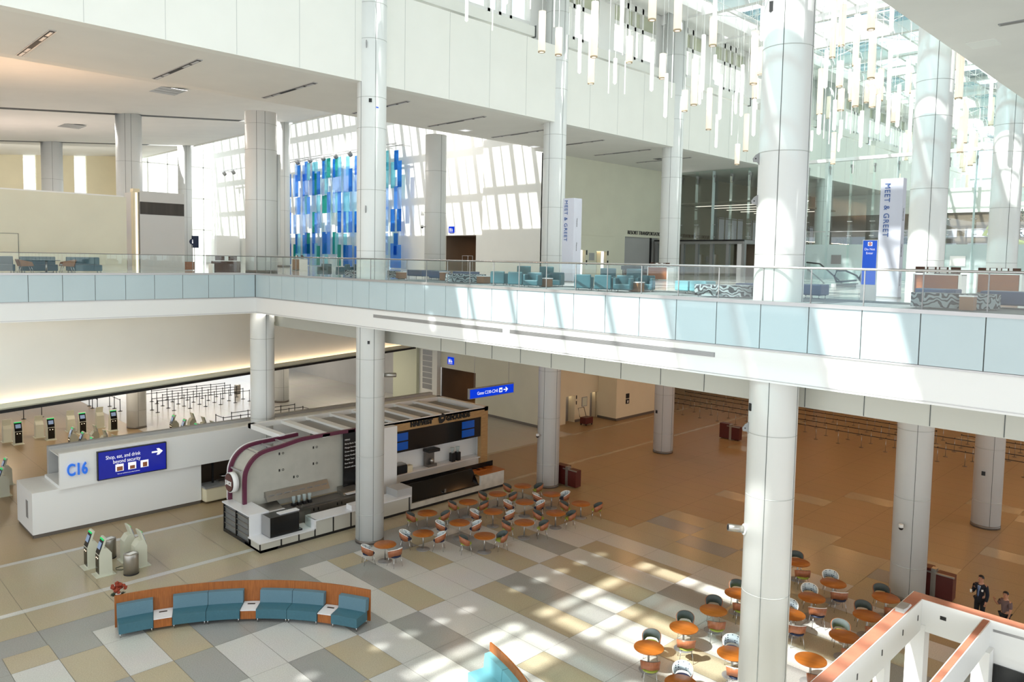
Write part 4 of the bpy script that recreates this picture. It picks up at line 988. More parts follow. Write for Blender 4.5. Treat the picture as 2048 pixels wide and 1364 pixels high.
for p, a, l in KL: put(KI, 'k', (p[0], p[1], 0), R(a), l, 'self check-in kiosks')
t = thing('power_cable', 'thin green cable coiled on the floor between the kiosks', 'cable', (9.9, 32.2, 0))
MB().path([(10.3, 32.2, .012), (10.0, 32.45, .012), (9.8, 32.4, .012), (9.75, 32.2, .012), (9.9, 32.05, .012), (10.15, 32.0, .012), (10.25, 31.85, .012)], .012, 6).build('cord', M['leaf'], t, True)
def make_bin():
    t = thing('litter_bin', 'x', 'bin', group='oval steel bins')
    MB().lathe([(.28, .03), (.28, .80), (.27, .82), (.10, .82)], 28).build('body', M['steel'], t); MB().cyl(0, 0, 0, .04, .285, n=28).build('foot_ring', M['black'], t)
    MB().cyl(0, 0, .80, .825, .13, n=20).build('opening', M['black'], t); MB().obox((.02, -.02, .832), (.34, .22, .008), R(20)).build('notice', M['white'], t)
    return t
BN = make_bin()
for p, l in (((10.08, 31.45), 'brushed steel bin in front of the kiosks, nearer one'), ((9.95, 33.75), 'brushed steel bin behind the left pair of kiosks'), ((30.8, 66.7), 'steel bin beyond the stanchion maze in the lower hall')):
    put(BN, 'b', (p[0], p[1], 0), 0, l, 'oval steel bins')
# maroon cabinets beside columns
for (x, y), l, s in (((32.35, 27.75), 'maroon and steel waste cabinet beside the column behind the left café group', 1.0), ((32.15, 8.75), 'maroon and steel waste cabinet beside the column by the two people', 1.0), ((49.9, 27.3), 'dark maroon cabinet far back left of the sunlit column', 1)):
    t = thing('waste_cabinet', l, 'cabinet', (x, y, 0), group='maroon waste cabinets')
    MB().box(x-.3, x+.15, y-.1, y+.7, .06, 1.12).box(x-.3, x+.15, y-.85, y-.25, .06, 1.0).build('cabinet_body', M['maroon'], t, True)
    MB().box(x-.32, x-.05, y-.26, y-.08, 0, 1.14).box(x-.34, x-.28, y-.9, y+.1, .96, 1.02).build('steel_post', M['steel'], t, True)
t = thing('luggage_cart', 'dark red luggage cart by the lower lifts', 'cart', (45.3, 37.2, 0))
MB().box(45.0, 45.9, 36.9, 37.5, .12, .62, .03).build('basket', M['maroon'], t, True)
MB().path([(45.0, 37.5, .6), (44.9, 37.62, 1.3), (45.6, 37.62, 1.32), (45.75, 37.5, .6)], .025, 6).build('handle', M['black'], t, True)
for dx in (.1, .8):
    for dy in (.05, .55): MB().path([(45.0+dx, 36.9+dy-.03, .07), (45.0+dx, 36.9+dy+.03, .07)], .07, 12).build('wheel', M['black'], t, True)

# ================================================================== QUEUE STANCHIONS
def make_post(thin=False):
    t = thing('queue_stanchion', 'x', 'stanchion')
    MB().lathe([(.17, 0), (.17, .015), (.06, .035), (.03, .05)], 16).build('base', M['black'], t); MB().cyl(0, 0, .04, .98, .030, n=8).build('post', M['black'], t)
    MB().cyl(0, 0, .88, 1.0, .036, n=8).build('belt_cassette', M['black'], t)
    return t
SP = make_post(); belts = {}
ST = thing('queue_stanchion', 'x', 'stanchion')
MB().lathe([(.15, 0), (.15, .012), (.02, .03)], 14).build('base', M['plinth'], ST); MB().cyl(0, 0, .02, .99, .02, n=8).build('post', M['steel'], ST); MB().cyl(0, 0, .9, 1.0, .03, n=8).build('belt_cassette', M['black'], ST)
def belt_mesh(L):
    L = round(L, 2)
    if L not in belts:
        b = MB().box(.036, L-.036, -.004, .004, .90, .95); o = b.build('belt', M['black']); belts[L] = o.data; bpy.data.objects.remove(o)
    return belts[L]
def stanch(p, nxt, label, group):
    o = put(SP, 's', (p[0], p[1], 0), 0, label, group)
    if o is SP: pass
    if nxt:
        d = (nxt[0]-p[0], nxt[1]-p[1]); L = math.hypot(*d)
        b = bpy.data.objects.new('belt', belt_mesh(L)); COL.objects.link(b); b.parent = o; b.rotation_euler = (0, 0, math.atan2(d[1], d[0]))
    return o
SP0 = copy_tree(SP)  # clean prototype without belts
for c in list(SP.children): bpy.data.objects.remove(c)
bpy.data.objects.remove(SP); SP = SP0; SP.name = 'queue_stanchion'
def stanch(p, nxt, label, group, proto=None):
    o = copy_tree(proto or SP, (p[0], p[1], 0), 0, label, group)
    if nxt:
        d = (nxt[0]-p[0], nxt[1]-p[1]); L = math.hypot(*d)
        b = bpy.data.objects.new('belt', belt_mesh(L)); COL.objects.link(b); b.parent = o; b.rotation_euler = (0, 0, math.atan2(d[1], d[0]))
maze = []
for k, y in enumerate((62.6, 63.85, 65.1, 66.4, 67.6)):
    maze.append(([(30.0-1.29*q, y) for q in range(7 if k in (0, 1, 3) else 6)], f'{["nearest", "second", "middle", "fourth", "back"][k]} row of the lower hall maze'))
maze.append(([(20.2, 65.0), (20.2, 66.4), (20.2, 67.6)], 'short row beside the thick column'))
maze.append(([(18.9, 66.3), (18.9, 67.6), (19.0, 68.8)], 'short row behind the lit kiosks'))
maze.append(([(15.0, 66.4), (13.8, 66.4)], 'pair far left behind the lit kiosks'))
maze.append(([(29.9, 52.0), (29.9, 53.2), (28.7, 53.2), (26.2, 53.2), (24.8, 53.2), (23.5, 53.2), (23.5, 54.5)], 'front row right behind the white sign wall'))
maze.append(([(29.9, 54.5), (28.7, 54.5), (26.0, 54.5), (24.7, 54.5)], 'second row behind the white sign wall'))
for pts, rn in maze:
    for q, p in enumerate(pts):
        stanch(p, pts[q+1] if q+1 < len(pts) else None, f'black queue stanchion, {nth(q)} post of the {rn}', 'stanchions in the lower hall')
for r, x in enumerate((54.7, 56.5, 58.5, 60.15, 61.8)):
    ys = [37.6-1.62*q for q in range(18)]
    for q, y in enumerate(ys):
        stanch((x, y), (x, ys[q+1]) if q+1 < len(ys) and not (q == 13 and r % 2) else None, f'belt stanchion, {nth(q)} from the left in the {["front", "second", "third", "fourth", "back"][r]} row across the caramel floor', 'stanchions across the caramel floor', ST)
for q in (SP, ST):
    for c in list(q.children): bpy.data.objects.remove(c)
    bpy.data.objects.remove(q)

# ================================================================== WHITE FRAMED STAND (lower right)
t = thing('unfinished_stand', 'white framed unfinished stand with reddish beam tops in the bottom right corner', 'kiosk frame', (19.6, 4.0, 0))
ZT = 3.6
b = MB().box(14.0, 22.95, 6.31, 6.67, 2.72, ZT).box(22.54, 22.95, -8, 6.31, 2.72, ZT)
b.build('outer_beam', M['white'], t, True)
MB().box(14.0, 22.54, 4.66, 4.86, 2.85, ZT-.03).build('cross_beam', M['white'], t, True)
MB().box(14.0, 22.93, 6.335, 6.645, ZT, ZT+.012).box(22.565, 22.925, -8, 6.335, ZT, ZT+.012).build('beam_top', M['coppertop'], t, True)
MB().box(14.0, 22.54, 4.69, 4.83, ZT-.03, ZT-.018).build('cross_beam_top', M['coppertop'], t, True)
for (x0, x1, y0, y1) in ((22.5, 22.95, 6.2, 6.67), (19.9, 20.35, 6.36, 6.62), (16.2, 16.6, 6.36, 6.62), (22.1, 22.5, 4.55, 4.95), (16.2, 16.6, 4.6, 4.9)):
    MB().box(x0, x1, y0, y1, 0, 2.9).build('post', M['white'], t, True)
MB().box(22.6, 22.9, -8, 4.7, 0, 2.75).build('wall_panel', M['white'], t, True)
MB().box(22.54, 22.6, 3.2, 4.55, 1.2, 2.46).build('black_screen', M['blackgloss'], t, True)
for x in (17.9, 19.5, 21.0, 22.2): MB().box(x, x+.05, 6.30, 6.31, 3.1, 3.25).build('socket', M['black'], t, True)
MB().box(22.53, 22.54, 5.7, 5.85, 3.2, 3.3).build('socket', M['black'], t, True)
tag(MB().tube((22.6, 4.6, 3.35), (22.6, 2.0, 3.45), .07, 12).build('grey_duct', M['trim']), 'grey round duct running along the inside of the white framed stand', 'duct')
t = thing('plastic_scrap', 'crumpled grey scrap of packaging lying on the reddish beam top', 'scrap', (21.6, 6.45, ZT))
MB().prism([(21.2, 6.36, ZT+.012), (21.9, 6.38, ZT+.012), (21.85, 6.4, ZT+.06), (21.6, 6.4, ZT+.05), (21.3, 6.4, ZT+.08)], (0, .22, 0)).build('scrap_body', M['trim'], t, True)

# ================================================================== PEOPLE
def skin(name, verts, edges, radii, material, parent, root=0, sub=2):
    me = bpy.data.meshes.new(name); me.from_pydata(verts, edges, []); o = bpy.data.objects.new(name, me); COL.objects.link(o)
    o.modifiers.new('skin', 'SKIN'); sv = me.skin_vertices[0].data
    for i, r in enumerate(radii): sv[i].radius = (r if isinstance(r, tuple) else (r, r)); sv[i].use_root = (i == root)
    sb = o.modifiers.new('sub', 'SUBSURF'); sb.levels = sub; sb.render_levels = sub
    bpy.context.view_layer.update()
    nm = bpy.data.meshes.new_from_object(o.evaluated_get(bpy.context.evaluated_depsgraph_get()))
    bpy.data.objects.remove(o); nm.name = name; nm.materials.clear(); nm.materials.append(material)
    for p in nm.polygons: p.use_smooth = True
    ob = bpy.data.objects.new(name, nm); COL.objects.link(ob); ob.parent = parent; return ob
def person(label, loc, rz, H, arms, top, legs, suit=False, head_yaw=0):
    """local +X is the way the figure faces, +Y its left hand side"""
    t = thing('person', label, 'person', loc, rz); k = H/1.75
    V = [(0, 0, .95), (0, 0, 1.12), (0, 0, 1.30), (-.01, 0, 1.44), (.0, 0, 1.50), (.015, 0, 1.58), (.03, 0, 1.67), (.02, 0, 1.73)]
    Rr = [(.125, .10), (.12, .10), (.135, .11), (.09, .07), .052, .075, .085, .055]
    Ed = [(i, i+1) for i in range(7)]
    def chain(pts, rs, at):
        prev = at
        for p, r in zip(pts, rs):
            V.append(p); Rr.append(r); Ed.append((prev, len(V)-1)); prev = len(V)-1
        return prev
    for s in (1, -1): chain([(0, s*.09, .90), (.015, s*.10, .50), (-.01, s*.10, .10), (.10, s*.11, .045)], [.085, .058, .042, .035], 0)
    ends = []
    for s, a in zip((1, -1), arms): ends.append(chain([(-.01, s*.17, 1.42)] + a, [.055, .042, .032, .026], 3))
    V2 = [tuple(c*k for c in v) for v in V]; sc = lambda r: tuple(c*k for c in r) if isinstance(r, tuple) else r*k
    skin('body', V2, Ed, [sc(r) for r in Rr], M['skinA'], t)
    # fingers, unequal and bent, with a thumb leaving the side of the palm
    for e, s in zip(ends, (1, -1)):
        h = Vector(V2[e]); w = Vector(V2[e-1]); d = (h-w).normalized(); side = d.cross(Vector((0, 0, 1)))
        side = side.normalized() if side.length > .2 else Vector((1, 0, 0)); nrm = side.cross(d)
        g = MB()
        for q, L in enumerate((.062, .072, .068, .052)):
            b0 = h + side*(q-1.5)*.019; g.path([b0, b0+d*L*.55, b0+d*L*.9+nrm*.02], .0085, 6, .006)
        b0 = h - d*.02 - side*.03; g.path([b0, b0-side*.025+d*.025, b0-side*.025+d*.055], .010, 6, .007)
        g.build('fingers', M['skinA'], t)
    hd = Vector(V2[6]); fc = Matrix.Translation(hd) @ Matrix.Rotation(head_yaw, 4, 'Z')
    def onhead(mb, name, mt): 
        o = mb.build(name, mt, t); o.matrix_local = fc; return o
    hb = MB(); bmesh.ops.create_uvsphere(hb.bm, u_segments=18, v_segments=12, radius=.098*k)
    bmesh.ops.delete(hb.bm, geom=[v for v in hb.bm.verts if v.co.z < -.01 and v.co.x > -.02 or v.co.z < -.06*k or (v.co.x > .05*k and v.co.z < .045*k)], context='VERTS')
    bmesh.ops.translate(hb.bm, vec=(-.006, 0, .022*k), verts=hb.bm.verts); onhead(hb, 'hair', M['hair'])
    nz_ = MB().prism([(.075*k, -.012*k, -.03*k), (.075*k, .012*k, -.03*k), (.082*k, 0, .02*k)], (.024*k, 0, -.004)); onhead(nz_, 'nose', M['skinA'])
    ey = MB()
    for s in (-1, 1): ey.obox((.082*k, s*.032*k, .012*k), (.012, .02, .009))
    onhead(ey, 'eyes', M['hair']); onhead(MB().obox((.082*k, 0, -.052*k), (.012, .042, .007)), 'mouth', M['red'])
    ea = MB()
    for s in (-1, 1): ea.obox((0, s*.088*k, -.005), (.035, .016, .055))
    onhead(ea, 'ears', M['skinA'])
    # clothing
    def cloth(name, idx, rs, mt, vv=None):
        vv = vv or V2; mp = {i: n for n, i in enumerate(idx)}
        skin(name, [vv[i] for i in idx], [(mp[a], mp[b]) for a, b in Ed if a in mp and b in mp], rs, mt, t)
    la, lb = 8, 12; A0 = 16
    VV = list(V2)
    cloth('trousers', [0, 8, 9, 10, 12, 13, 14], [(.15*k, .125*k), .105*k, .08*k, .068*k, .105*k, .08*k, .068*k], legs)
    for s0 in (10, 14):
        f = Vector(V2[s0+1]); tag(MB().obox((f.x-.05, f.y, .035), (.28, .10, .07), 0, 0, 0, .02).build('shoe', M['shoe'], t))
    n = len(arms[0])
    ai = [16, 17, 18] if not suit else [16, 17, 18]
    bi = [16+n+1, 17+n+1, 18+n+1]
    hem = .82 if suit else .93
    V3 = list(V2); V3[0] = (0, 0, hem*k)
    cloth('jacket' if suit else 'shirt', [0, 1, 2, 3] + ([16, 17, 18] if suit else [16, 17]) + (bi if suit else bi[:2]),
          [((.18 if suit else .15)*k, (.135 if suit else .12)*k), (.155*k, .125*k), (.175*k, .135*k), (.115*k, .085*k)] + ([.082*k, .066*k, .052*k] if suit else [.078*k, .066*k])*2, top, V3)
    if suit:
        MB().prism([(.118, -.05, 1.45), (.118, .05, 1.45), (.150, .0, 1.10)], (.02, 0, 0)).build('shirt_front', M['shirt'], t)
        MB().prism([(.140, -.02, 1.44), (.140, .02, 1.44), (.172, .028, 1.12), (.172, 0, 1.06), (.172, -.028, 1.12)], (.008, 0, 0)).build('tie', M['tie'], t)
        MB().lathe([(.056, 1.47), (.062, 1.52)], 14, (0, 0, 0), cap=False).build('collar', M['shirt'], t)
        MB().obox((.12, .11, 1.30), (.05, .05, .07)).build('badge', M['white'], t)
    return t
a_down = [(.02, -.24, 1.14), (.10, -.23, .90), (.13, -.22, .80)]
a_cup = [(.03, .23, 1.16), (.22, .20, 1.16), (.29, .18, 1.20)]
man = person('man in a dark suit and tie holding a small white cup', (30.7, 6.72, 0), R(168), 1.78, (a_down and [(.02, .24, 1.14), (.10, .23, .90), (.13, .22, .80)], [(.03, -.23, 1.16), (.22, -.20, 1.16), (.29, -.18, 1.20)]), M['suit'], M['trouser'], True, R(-25))
t = thing('paper_cup', 'small white cup in the hand of the man in the dark suit', 'cup', (30.7+.32*math.cos(R(168))-.18*math.sin(R(168))*-1, 6.72+.32*math.sin(R(168))+-.18*math.cos(R(168)), 1.19))
MB().lathe([(.028, 0), (.038, .10)], 14).build('cup_body', M['white'], t)
person('dark haired person in a grey mauve shirt raising one hand', (30.1, 5.82, 0), R(150), 1.66, ([(.03, .23, 1.18), (.08, .22, .95), (.11, .21, .86)], [(.12, -.22, 1.22), (.30, -.19, 1.40), (.36, -.17, 1.49)]), M['tshirt'], M['trouser'], False, R(10))
# ================================================================== CEILING FITTINGS
for k in range(10):
    x = 2.33 + 5.0*k
    if x > 48: continue
    t = thing('linear_slot', f'dark linear light slot in the white soffit, {nth(k)} from the left', 'ceiling slot', (x, 32.1, 20.3), group='linear slots in the soffit')
    MB().box(x-.11, x+.11, 29.75, 34.5, 20.27, 20.30).build('frame', M['trim'], t, True); MB().box(x-.085, x+.085, 29.8, 34.45, 20.262, 20.272).build('recess', M['dark'], t, True)
    for y0 in (29.9, 30.75, 32.9, 33.7): MB().box(x-.05, x+.05, y0, y0+.65, 20.25, 20.264).build('lamp_insert', M['trim'], t, True)
t = thing('linear_slot', 'grey linear slot in the ceiling at the top right corner', 'ceiling slot', (27.4, 6, 20.3))
MB().box(27.28, 27.5, 1.8, 6.45, 20.27, 20.30).build('frame', M['grey'], t, True); MB().box(27.32, 27.46, 1.9, 6.4, 20.262, 20.272).build('recess', M['plinth'], t, True)
tag(MB().box(28.9, 29.8, 6.9, 7.75, 20.285, 20.30, 0).build('access_hatch', M['wall']), 'square access hatch in the ceiling at the top right', 'hatch')
for (x, y), l in (((17.6, 47.1), 'three panel air grille in the hall ceiling, behind the warm glow'), ((17.4, 66.0), 'three panel air grille in the hall ceiling, between the two dark slots')):
    z = hz(x)-.02; t = thing('ceiling_grille', l, 'air vent', (x, y, z), group='hall ceiling grilles')
    for q in range(3): MB().box(x-.75, x+.75, y-1.0+q*.7, y-.38+q*.7, z-.05, z-.02).build('grille_panel', M['grey'], t, True)
for k, (x, y) in enumerate(((31.4, 28.9), (29.5, 33.8), (36.6, 35.0), (46.6, 32.0))):
    t = thing('recessed_light', ['lit square downlight beside the column left of the first sign pillar', 'lit square downlight above the skylit wall', 'small lit downlight near the cream wall', 'dark square vent in the soffit before the resort transportation wall'][k], 'ceiling light', (x, y, 20.3))
    MB().box(x-.3, x+.3, y-.3, y+.3, 20.27, 20.31).build('trim_ring', M['white'] if k < 3 else M['grey'], t, True)
    MB().box(x-.22, x+.22, y-.22, y+.22, 20.262, 20.272).build('diffuser', M['signwhite'] if k < 3 else M['dark'], t, True)
# added uplight rail, made up to give the warm glow along the soffit edge
t = thing('added_uplight_strip', 'added uplight rail on top of the cream screen wall, for the soffit glow', 'light', (1, 43.65, 15.75))
MB().box(-12, 13.9, 43.56, 43.74, 15.75, 15.82).build('rail', M['white'], t, True)
cl = MB(); tag(cl.box(-14, 24, 36.35, 36.40, 20.6, 21.9).build('trim_9', M['wall']), None, None, None, 'structure')

# ================================================================== PENDANT LIGHTS
PEND = [('L', 23.59, 22.23, 21.5, 23.18), ('L', 24.98, 22.53, 21.7, 22.87), ('L', 25.14, 20.67, 21.33, 23.6), ('L', 28.01, 23.17, 21.1, 23.59), ('L', 28.19, 21.12, 21.76, 22.94), ('M', 25.5, 21.76, 20.95, 22.54), ('M', 25.52, 21.91, 22.61, 23.84), ('M', 25.05, 19.19, 21.65, 23.72), ('M', 26.58, 20.65, 20.52, 21.56), ('T', 21.28, 18.79, 20.19, 21.05), ('T', 22.33, 17.63, 18.95, 20.52), ('T', 22.75, 17.21, 18.94, 20.13), ('T', 19.38, 17.71, 20.69, 21.75), ('T', 18.83, 18.31, 21.29, 22.08), ('M', 21.8, 22.57, 23.16, 24.26), ('M', 23.55, 27.0, 23.78, 26.05), ('T', 19.38, 20.77, 21.18, 22.81), ('L', 24.32, 17.2, 21.94, 23.81), ('L', 24.99, 16.5, 21.56, 23.82), ('L', 27.71, 16.59, 21.58, 22.72), ('M', 26.03, 15.55, 22.09, 23.86), ('M', 25.85, 18.21, 19.75, 21.64), ('L', 29.23, 20.02, 21.07, 22.18), ('M', 28.08, 19.02, 19.11, 20.94), ('L', 30.2, 18.94, 19.9, 21.96), ('L', 33.79, 21.73, 20.51, 21.57), ('M', 34.02, 21.01, 20.85, 22.27), ('M', 25.6, 15.72, 19.35, 21.4), ('L', 37.93, 22.79, 20.23, 22.52), ('M', 31.94, 18.97, 21.39, 22.49), ('M', 32.04, 18.69, 19.55, 21.55), ('L', 29.85, 15.88, 20.32, 22.5), ('L', 38.27, 19.99, 22.88, 24.32), ('M', 27.27, 14.24, 21.29, 22.51), ('M', 32.76, 17.99, 19.71, 22.03), ('L', 41.8, 22.14, 22.47, 23.86), ('M', 30.77, 16.28, 18.38, 19.92), ('T', 26.15, 17.44, 19.39, 21.07), ('T', 29.72, 18.22, 20.01, 20.84), ('T', 30.58, 17.22, 18.45, 20.19), ('T', 30.71, 17.19, 19.49, 20.34), ('T', 23.73, 18.1, 20.7, 22.76), ('L', 41.04, 17.33, 23.85, 27.15), ('L', 35.04, 14.4, 22.7, 24.52), ('L', 31.21, 11.71, 22.03, 23.95), ('L', 33.37, 12.42, 20.64, 22.62), ('M', 30.77, 10.8, 21.72, 22.87), ('L', 34.9, 14.36, 20.85, 21.99), ('M', 28.92, 12.43, 19.55, 20.93), ('L', 38.33, 14.95, 20.56, 22.87), ('L', 40.44, 17.63, 20.83, 23.22), ('L', 37.81, 15.44, 20.35, 21.41), ('L', 38.92, 14.36, 20.55, 21.88), ('M', 30.62, 10.72, 19.25, 21.16), ('M', 32.87, 11.11, 18.48, 20.12), ('L', 50.05, 17.16, 21.69, 23.37), ('M', 34.9, 12.18, 18.49, 20.03), ('M', 30.26, 10.94, 17.86, 19.27), ('M', 34.05, 12.97, 17.97, 19.49), ('M', 33.26, 13.83, 18.68, 19.94), ('M', 30.6, 13.33, 18.12, 18.86), ('M', 33.45, 13.61, 18.34, 19.09), ('M', 31.11, 10.23, 19.34, 20.61), ('M', 35.58, 11.5, 18.5, 20.22), ('L', 35.94, 9.78, 19.86, 21.79), ('M', 35.63, 9.7, 18.61, 19.81), ('M', 40.58, 9.7, 19.64, 21.69), ('L', 57.34, 13.62, 22.1, 23.91), ('T', 34.31, 13.53, 18.61, 19.31), ('T', 33.45, 14.35, 18.37, 19.4), ('T', 33.61, 14.17, 18.13, 19.51), ('T', 25.84, 12.84, 21.75, 22.79)]
PROTO = {}
def tube_thing(c, L):
    Rr = {'L': .15, 'M': .078, 'T': .022}[c]
    t = thing({'L': 'cylinder_pendant', 'M': 'tube_pendant', 'T': 'rod_pendant'}[c], 'x', 'pendant light')
    b = MB()
    if c == 'L': b.cyl(0, 0, .02, L, Rr, n=20)
    elif c == 'M': b.lathe([(.0, -.07), (Rr, 0), (Rr, L), (0, L)], 14, cap=False)
    else: b.cyl(0, 0, 0, L, Rr, n=8)
    b.build('tube', M['tube'] if c == 'L' else M['rod'], t)
    if c == 'L':
        MB().lathe([(.10, 0), (.152, 0), (.152, .05), (.10, .05)], 20, cap=False).build('bottom_ring', M['ring'], t); MB().cyl(0, 0, .01, .02, .10, n=16).build('lens', M['lens'], t)
    return t
cord_cache = {}
def pendant(c, x, y, z0, z1, label, group):
    t = tube_thing(c, max(.3, z1-z0)); t.location = (x, y, z0); tag(t, label, None, group)
    Lc = 29.215 - z1
    if Lc > .1: MB().tube((0, 0, z1-z0), (0, 0, z1-z0+Lc), .007 if c != 'L' else .011, 5).build('cord', M['white'], t)
cnt = {'L': 0, 'M': 0, 'T': 0}
full = {'L': 'wide frosted cylinder pendant', 'M': 'medium white tube pendant', 'T': 'thin white rod pendant'}
scr = lambda p: (Vector((p[1], p[2], p[3]-12.8)).dot(r3)) / max(.1, Vector((p[1], p[2], p[3]-12.8)).dot(f2))
for p in sorted(PEND, key=scr):
    c, x, y, z0, z1 = p
    pendant(c, x, y, z0, z1, f'{full[c]}, {nth(cnt[c])} of its width counting from the left', f'{full[c]}s in the atrium'); cnt[c] += 1
rp = random.Random(21); n = 0; far = []
while n < 110:
    x, y = rp.uniform(38, 100), rp.uniform(10.2, 26.5)
    if any(math.hypot(x-a, y-b) < .8 for a, b in far): continue
    far.append((x, y)); n += 1
    c = rp.choices('LMT', (.4, .42, .18))[0]; L = {'L': rp.uniform(1.2, 2.6), 'M': rp.uniform(1.0, 2.2), 'T': rp.uniform(.8, 1.6)}[c]
    z0 = rp.uniform(19.2, 26.0) if rp.random() < .6 else rp.uniform(18.2, 22)
    pendant(c, x, y, z0, min(z0+L, 28.5), f'{full[c]} in the dense far end of the atrium display', f'far {full[c]}s')

# ================================================================== COLOURED GLASS ARTWORK
t = thing('glass_artwork', 'tall artwork of blue, teal and white glass strips hung before the skylit wall', 'artwork', (38.4, 61.5, 11.85))
def artglass(n, c, milk=.45): return glass(n, c, .03, .05, milk, c)
AG = [artglass('art_blue', rgb(70, 160, 226)), artglass('art_midblue', rgb(130, 190, 244)), artglass('art_pale', rgb(206, 226, 250), .3), artglass('art_green', rgb(70, 190, 180)), artglass('art_aqua', rgb(160, 220, 228)), artglass('art_cyan', rgb(190, 236, 244), .3)]
ra = random.Random(8)
cols = [52.2 + .62*k for k in range(31)]
for k, y in enumerate(cols):
    band = ra.randint(0, 1)
    for j, (z0, z1) in enumerate(((11.9, 13.9), (13.0, 15.0), (15.0, 17.0), (16.9, 18.7), (18.7, 20.9), (20.2, 21.9))):
        if (j + k + band) % 2: 
            if ra.random() < .62: continue
            q = ra.choice((2, 2, 5, 1))
        else: q = ra.choices(range(6), (.30, .22, .16, .17, .10, .05))[0]
        xo = 38.3 + .12*(k % 3)
        MB().box(xo, xo+.03, y-.29, y+.29, z0, z1+ra.uniform(-.15, .15)).build('glass_strip', AG[q], t, True)
rd = MB()
for y in cols[::2]: rd.tube((38.55, y+.31, 11.9), (38.55, y+.31, 22.22), .012, 5)
rd.box(38.5, 38.6, 52, 71.2, 22.2, 22.27)
for y in cols[::4]: rd.box(38.3, 39.39, y-.02, y+.02, 22.2, 22.25)
rd.build('hanging_rods', M['trim'], t, True)
tb = thing('light_bar', 'white bar over the coloured glass artwork, carrying its spotlights', 'rail', (37.9, 61.5, 22.3))
MB().box(37.85, 37.95, 52.1, 71.3, 22.25, 22.33).build('bar', M['trim'], tb, True)
for y in (53, 58, 63, 68): MB().box(37.95, 39.39, y-.03, y+.03, 22.27, 22.32).build('wall_arm', M['trim'], tb, True)
tb2 = thing('light_bar', 'short white bar with two spotlights left of the slim column', 'rail', (37.9, 84, 22.3))
MB().box(37.85, 37.95, 78.5, 86, 22.25, 22.33).box(37.95, 39.39, 79, 79.06, 22.27, 22.32).box(37.95, 39.39, 85.4, 85.46, 22.27, 22.32).build('bar', M['trim'], tb2, True)
for k, y in enumerate((54.3, 56.7, 59.0, 61.4, 63.6, 66.0, 68.4, 70.7, 84.9, 82.6)):
    t = thing('spotlight', ('dark spotlight on the artwork bar, %s from the right' % nth(k)) if k < 8 else ['left', 'right'][k-8] + ' dark spotlight of the pair on the short bar', 'spotlight', (37.8, y, 22.0), group='spotlights over the artwork')
    MB().path([(37.7, y, 22.15), (37.95, y, 21.85)], .20, 14).build('lamp_head', M['grey'], t, True); MB().path([(37.955, y, 21.845), (37.99, y, 21.80)], .15, 12).build('lamp_face', M['dark'], t, True); MB().tube((37.9, y, 22.25), (37.8, y, 22.05), .03, 6).build('stem', M['trim'], t, True)

# ================================================================== MEZZANINE: SIGNS
def meet(label, x, y0, y1, z1, depth, tz, size, ty):
    t = thing('meet_greet_pillar', label, 'sign pillar', (x, (y0+y1)/2, MF))
    MB().box(x, x+depth, y0, y1, MF, z1).build('pillar_body', M['pillar'], t, True)
    MB().box(x-.01, x+depth+.01, y0-.01, y1+.01, MF, MF+.04).build('plinth', M['grey'], t, True)
    text('MEET & GREET', size, M['paintblue'], (x-.012, ty, tz), (0, 0, -1), (0, -1, 0), t, 'lettering', .004, spacing=1.12)
    for z in (z1-.9, z1-2.0, z1-2.9): text('Welcome', .10, M['letterdark'], (x+depth*.35, y0-.006, z), (0, 0, -1), (1, 0, 0), t, 'side_lettering', .002)
    return t
meet('tall pale sign pillar reading MEET & GREET, right hand one beside the do not enter board', 24.8, 8.12, 8.77, 15.50, .30, 15.37, .232, 8.64)
meet('tall pale sign pillar reading MEET & GREET, left hand one before the cream wall', 26.3, 22.56, 23.24, 15.64, .55, 15.56, .262, 23.12)
t = thing('do_not_enter_sign', 'free standing blue board reading Do Not Enter', 'sign', (22.05, 8.0, MF))
MB().box(22.05, 22.12, 7.80, 8.21, MF, 13.53).build('board', M['white'], t, True); MB().box(22.04, 22.05, 7.82, 8.19, 12.28, 13.51).build('blue_face', M['signblue'], t, True)
MB().box(22.033, 22.04, 7.94, 8.06, 13.36, 13.47).build('icon_plate', M['signwhite'], t, True); MB().path([(22.03, 8.0, 13.415), (22.033, 8.0, 13.415)], .042, 16).build('icon_disc', M['red'], t, True); MB().box(22.026, 22.03, 7.975, 8.025, 13.405, 13.425).build('icon_bar', M['signwhite'], t, True)
text('Do Not', .088, M['signwhite'], (22.035, 8.005, 13.24), (0, -1, 0), (0, 0, 1), t, 'lettering', .001, 'CENTER'); text('Enter', .088, M['signwhite'], (22.035, 8.005, 13.13), (0, -1, 0), (0, 0, 1), t, 'lettering', .001, 'CENTER')
t = thing('wall_lettering', 'dark raised RESORT TRANSPORTATION lettering over the grey shutter', 'lettering', (48.5, 36.28, 15.0))
text('RESORT TRANSPORTATION', .42, M['letterdark'], (48.85, 36.27, 14.98), (1, 0, 0), (0, 0, 1), t, 'lettering', .02, xs=.92)
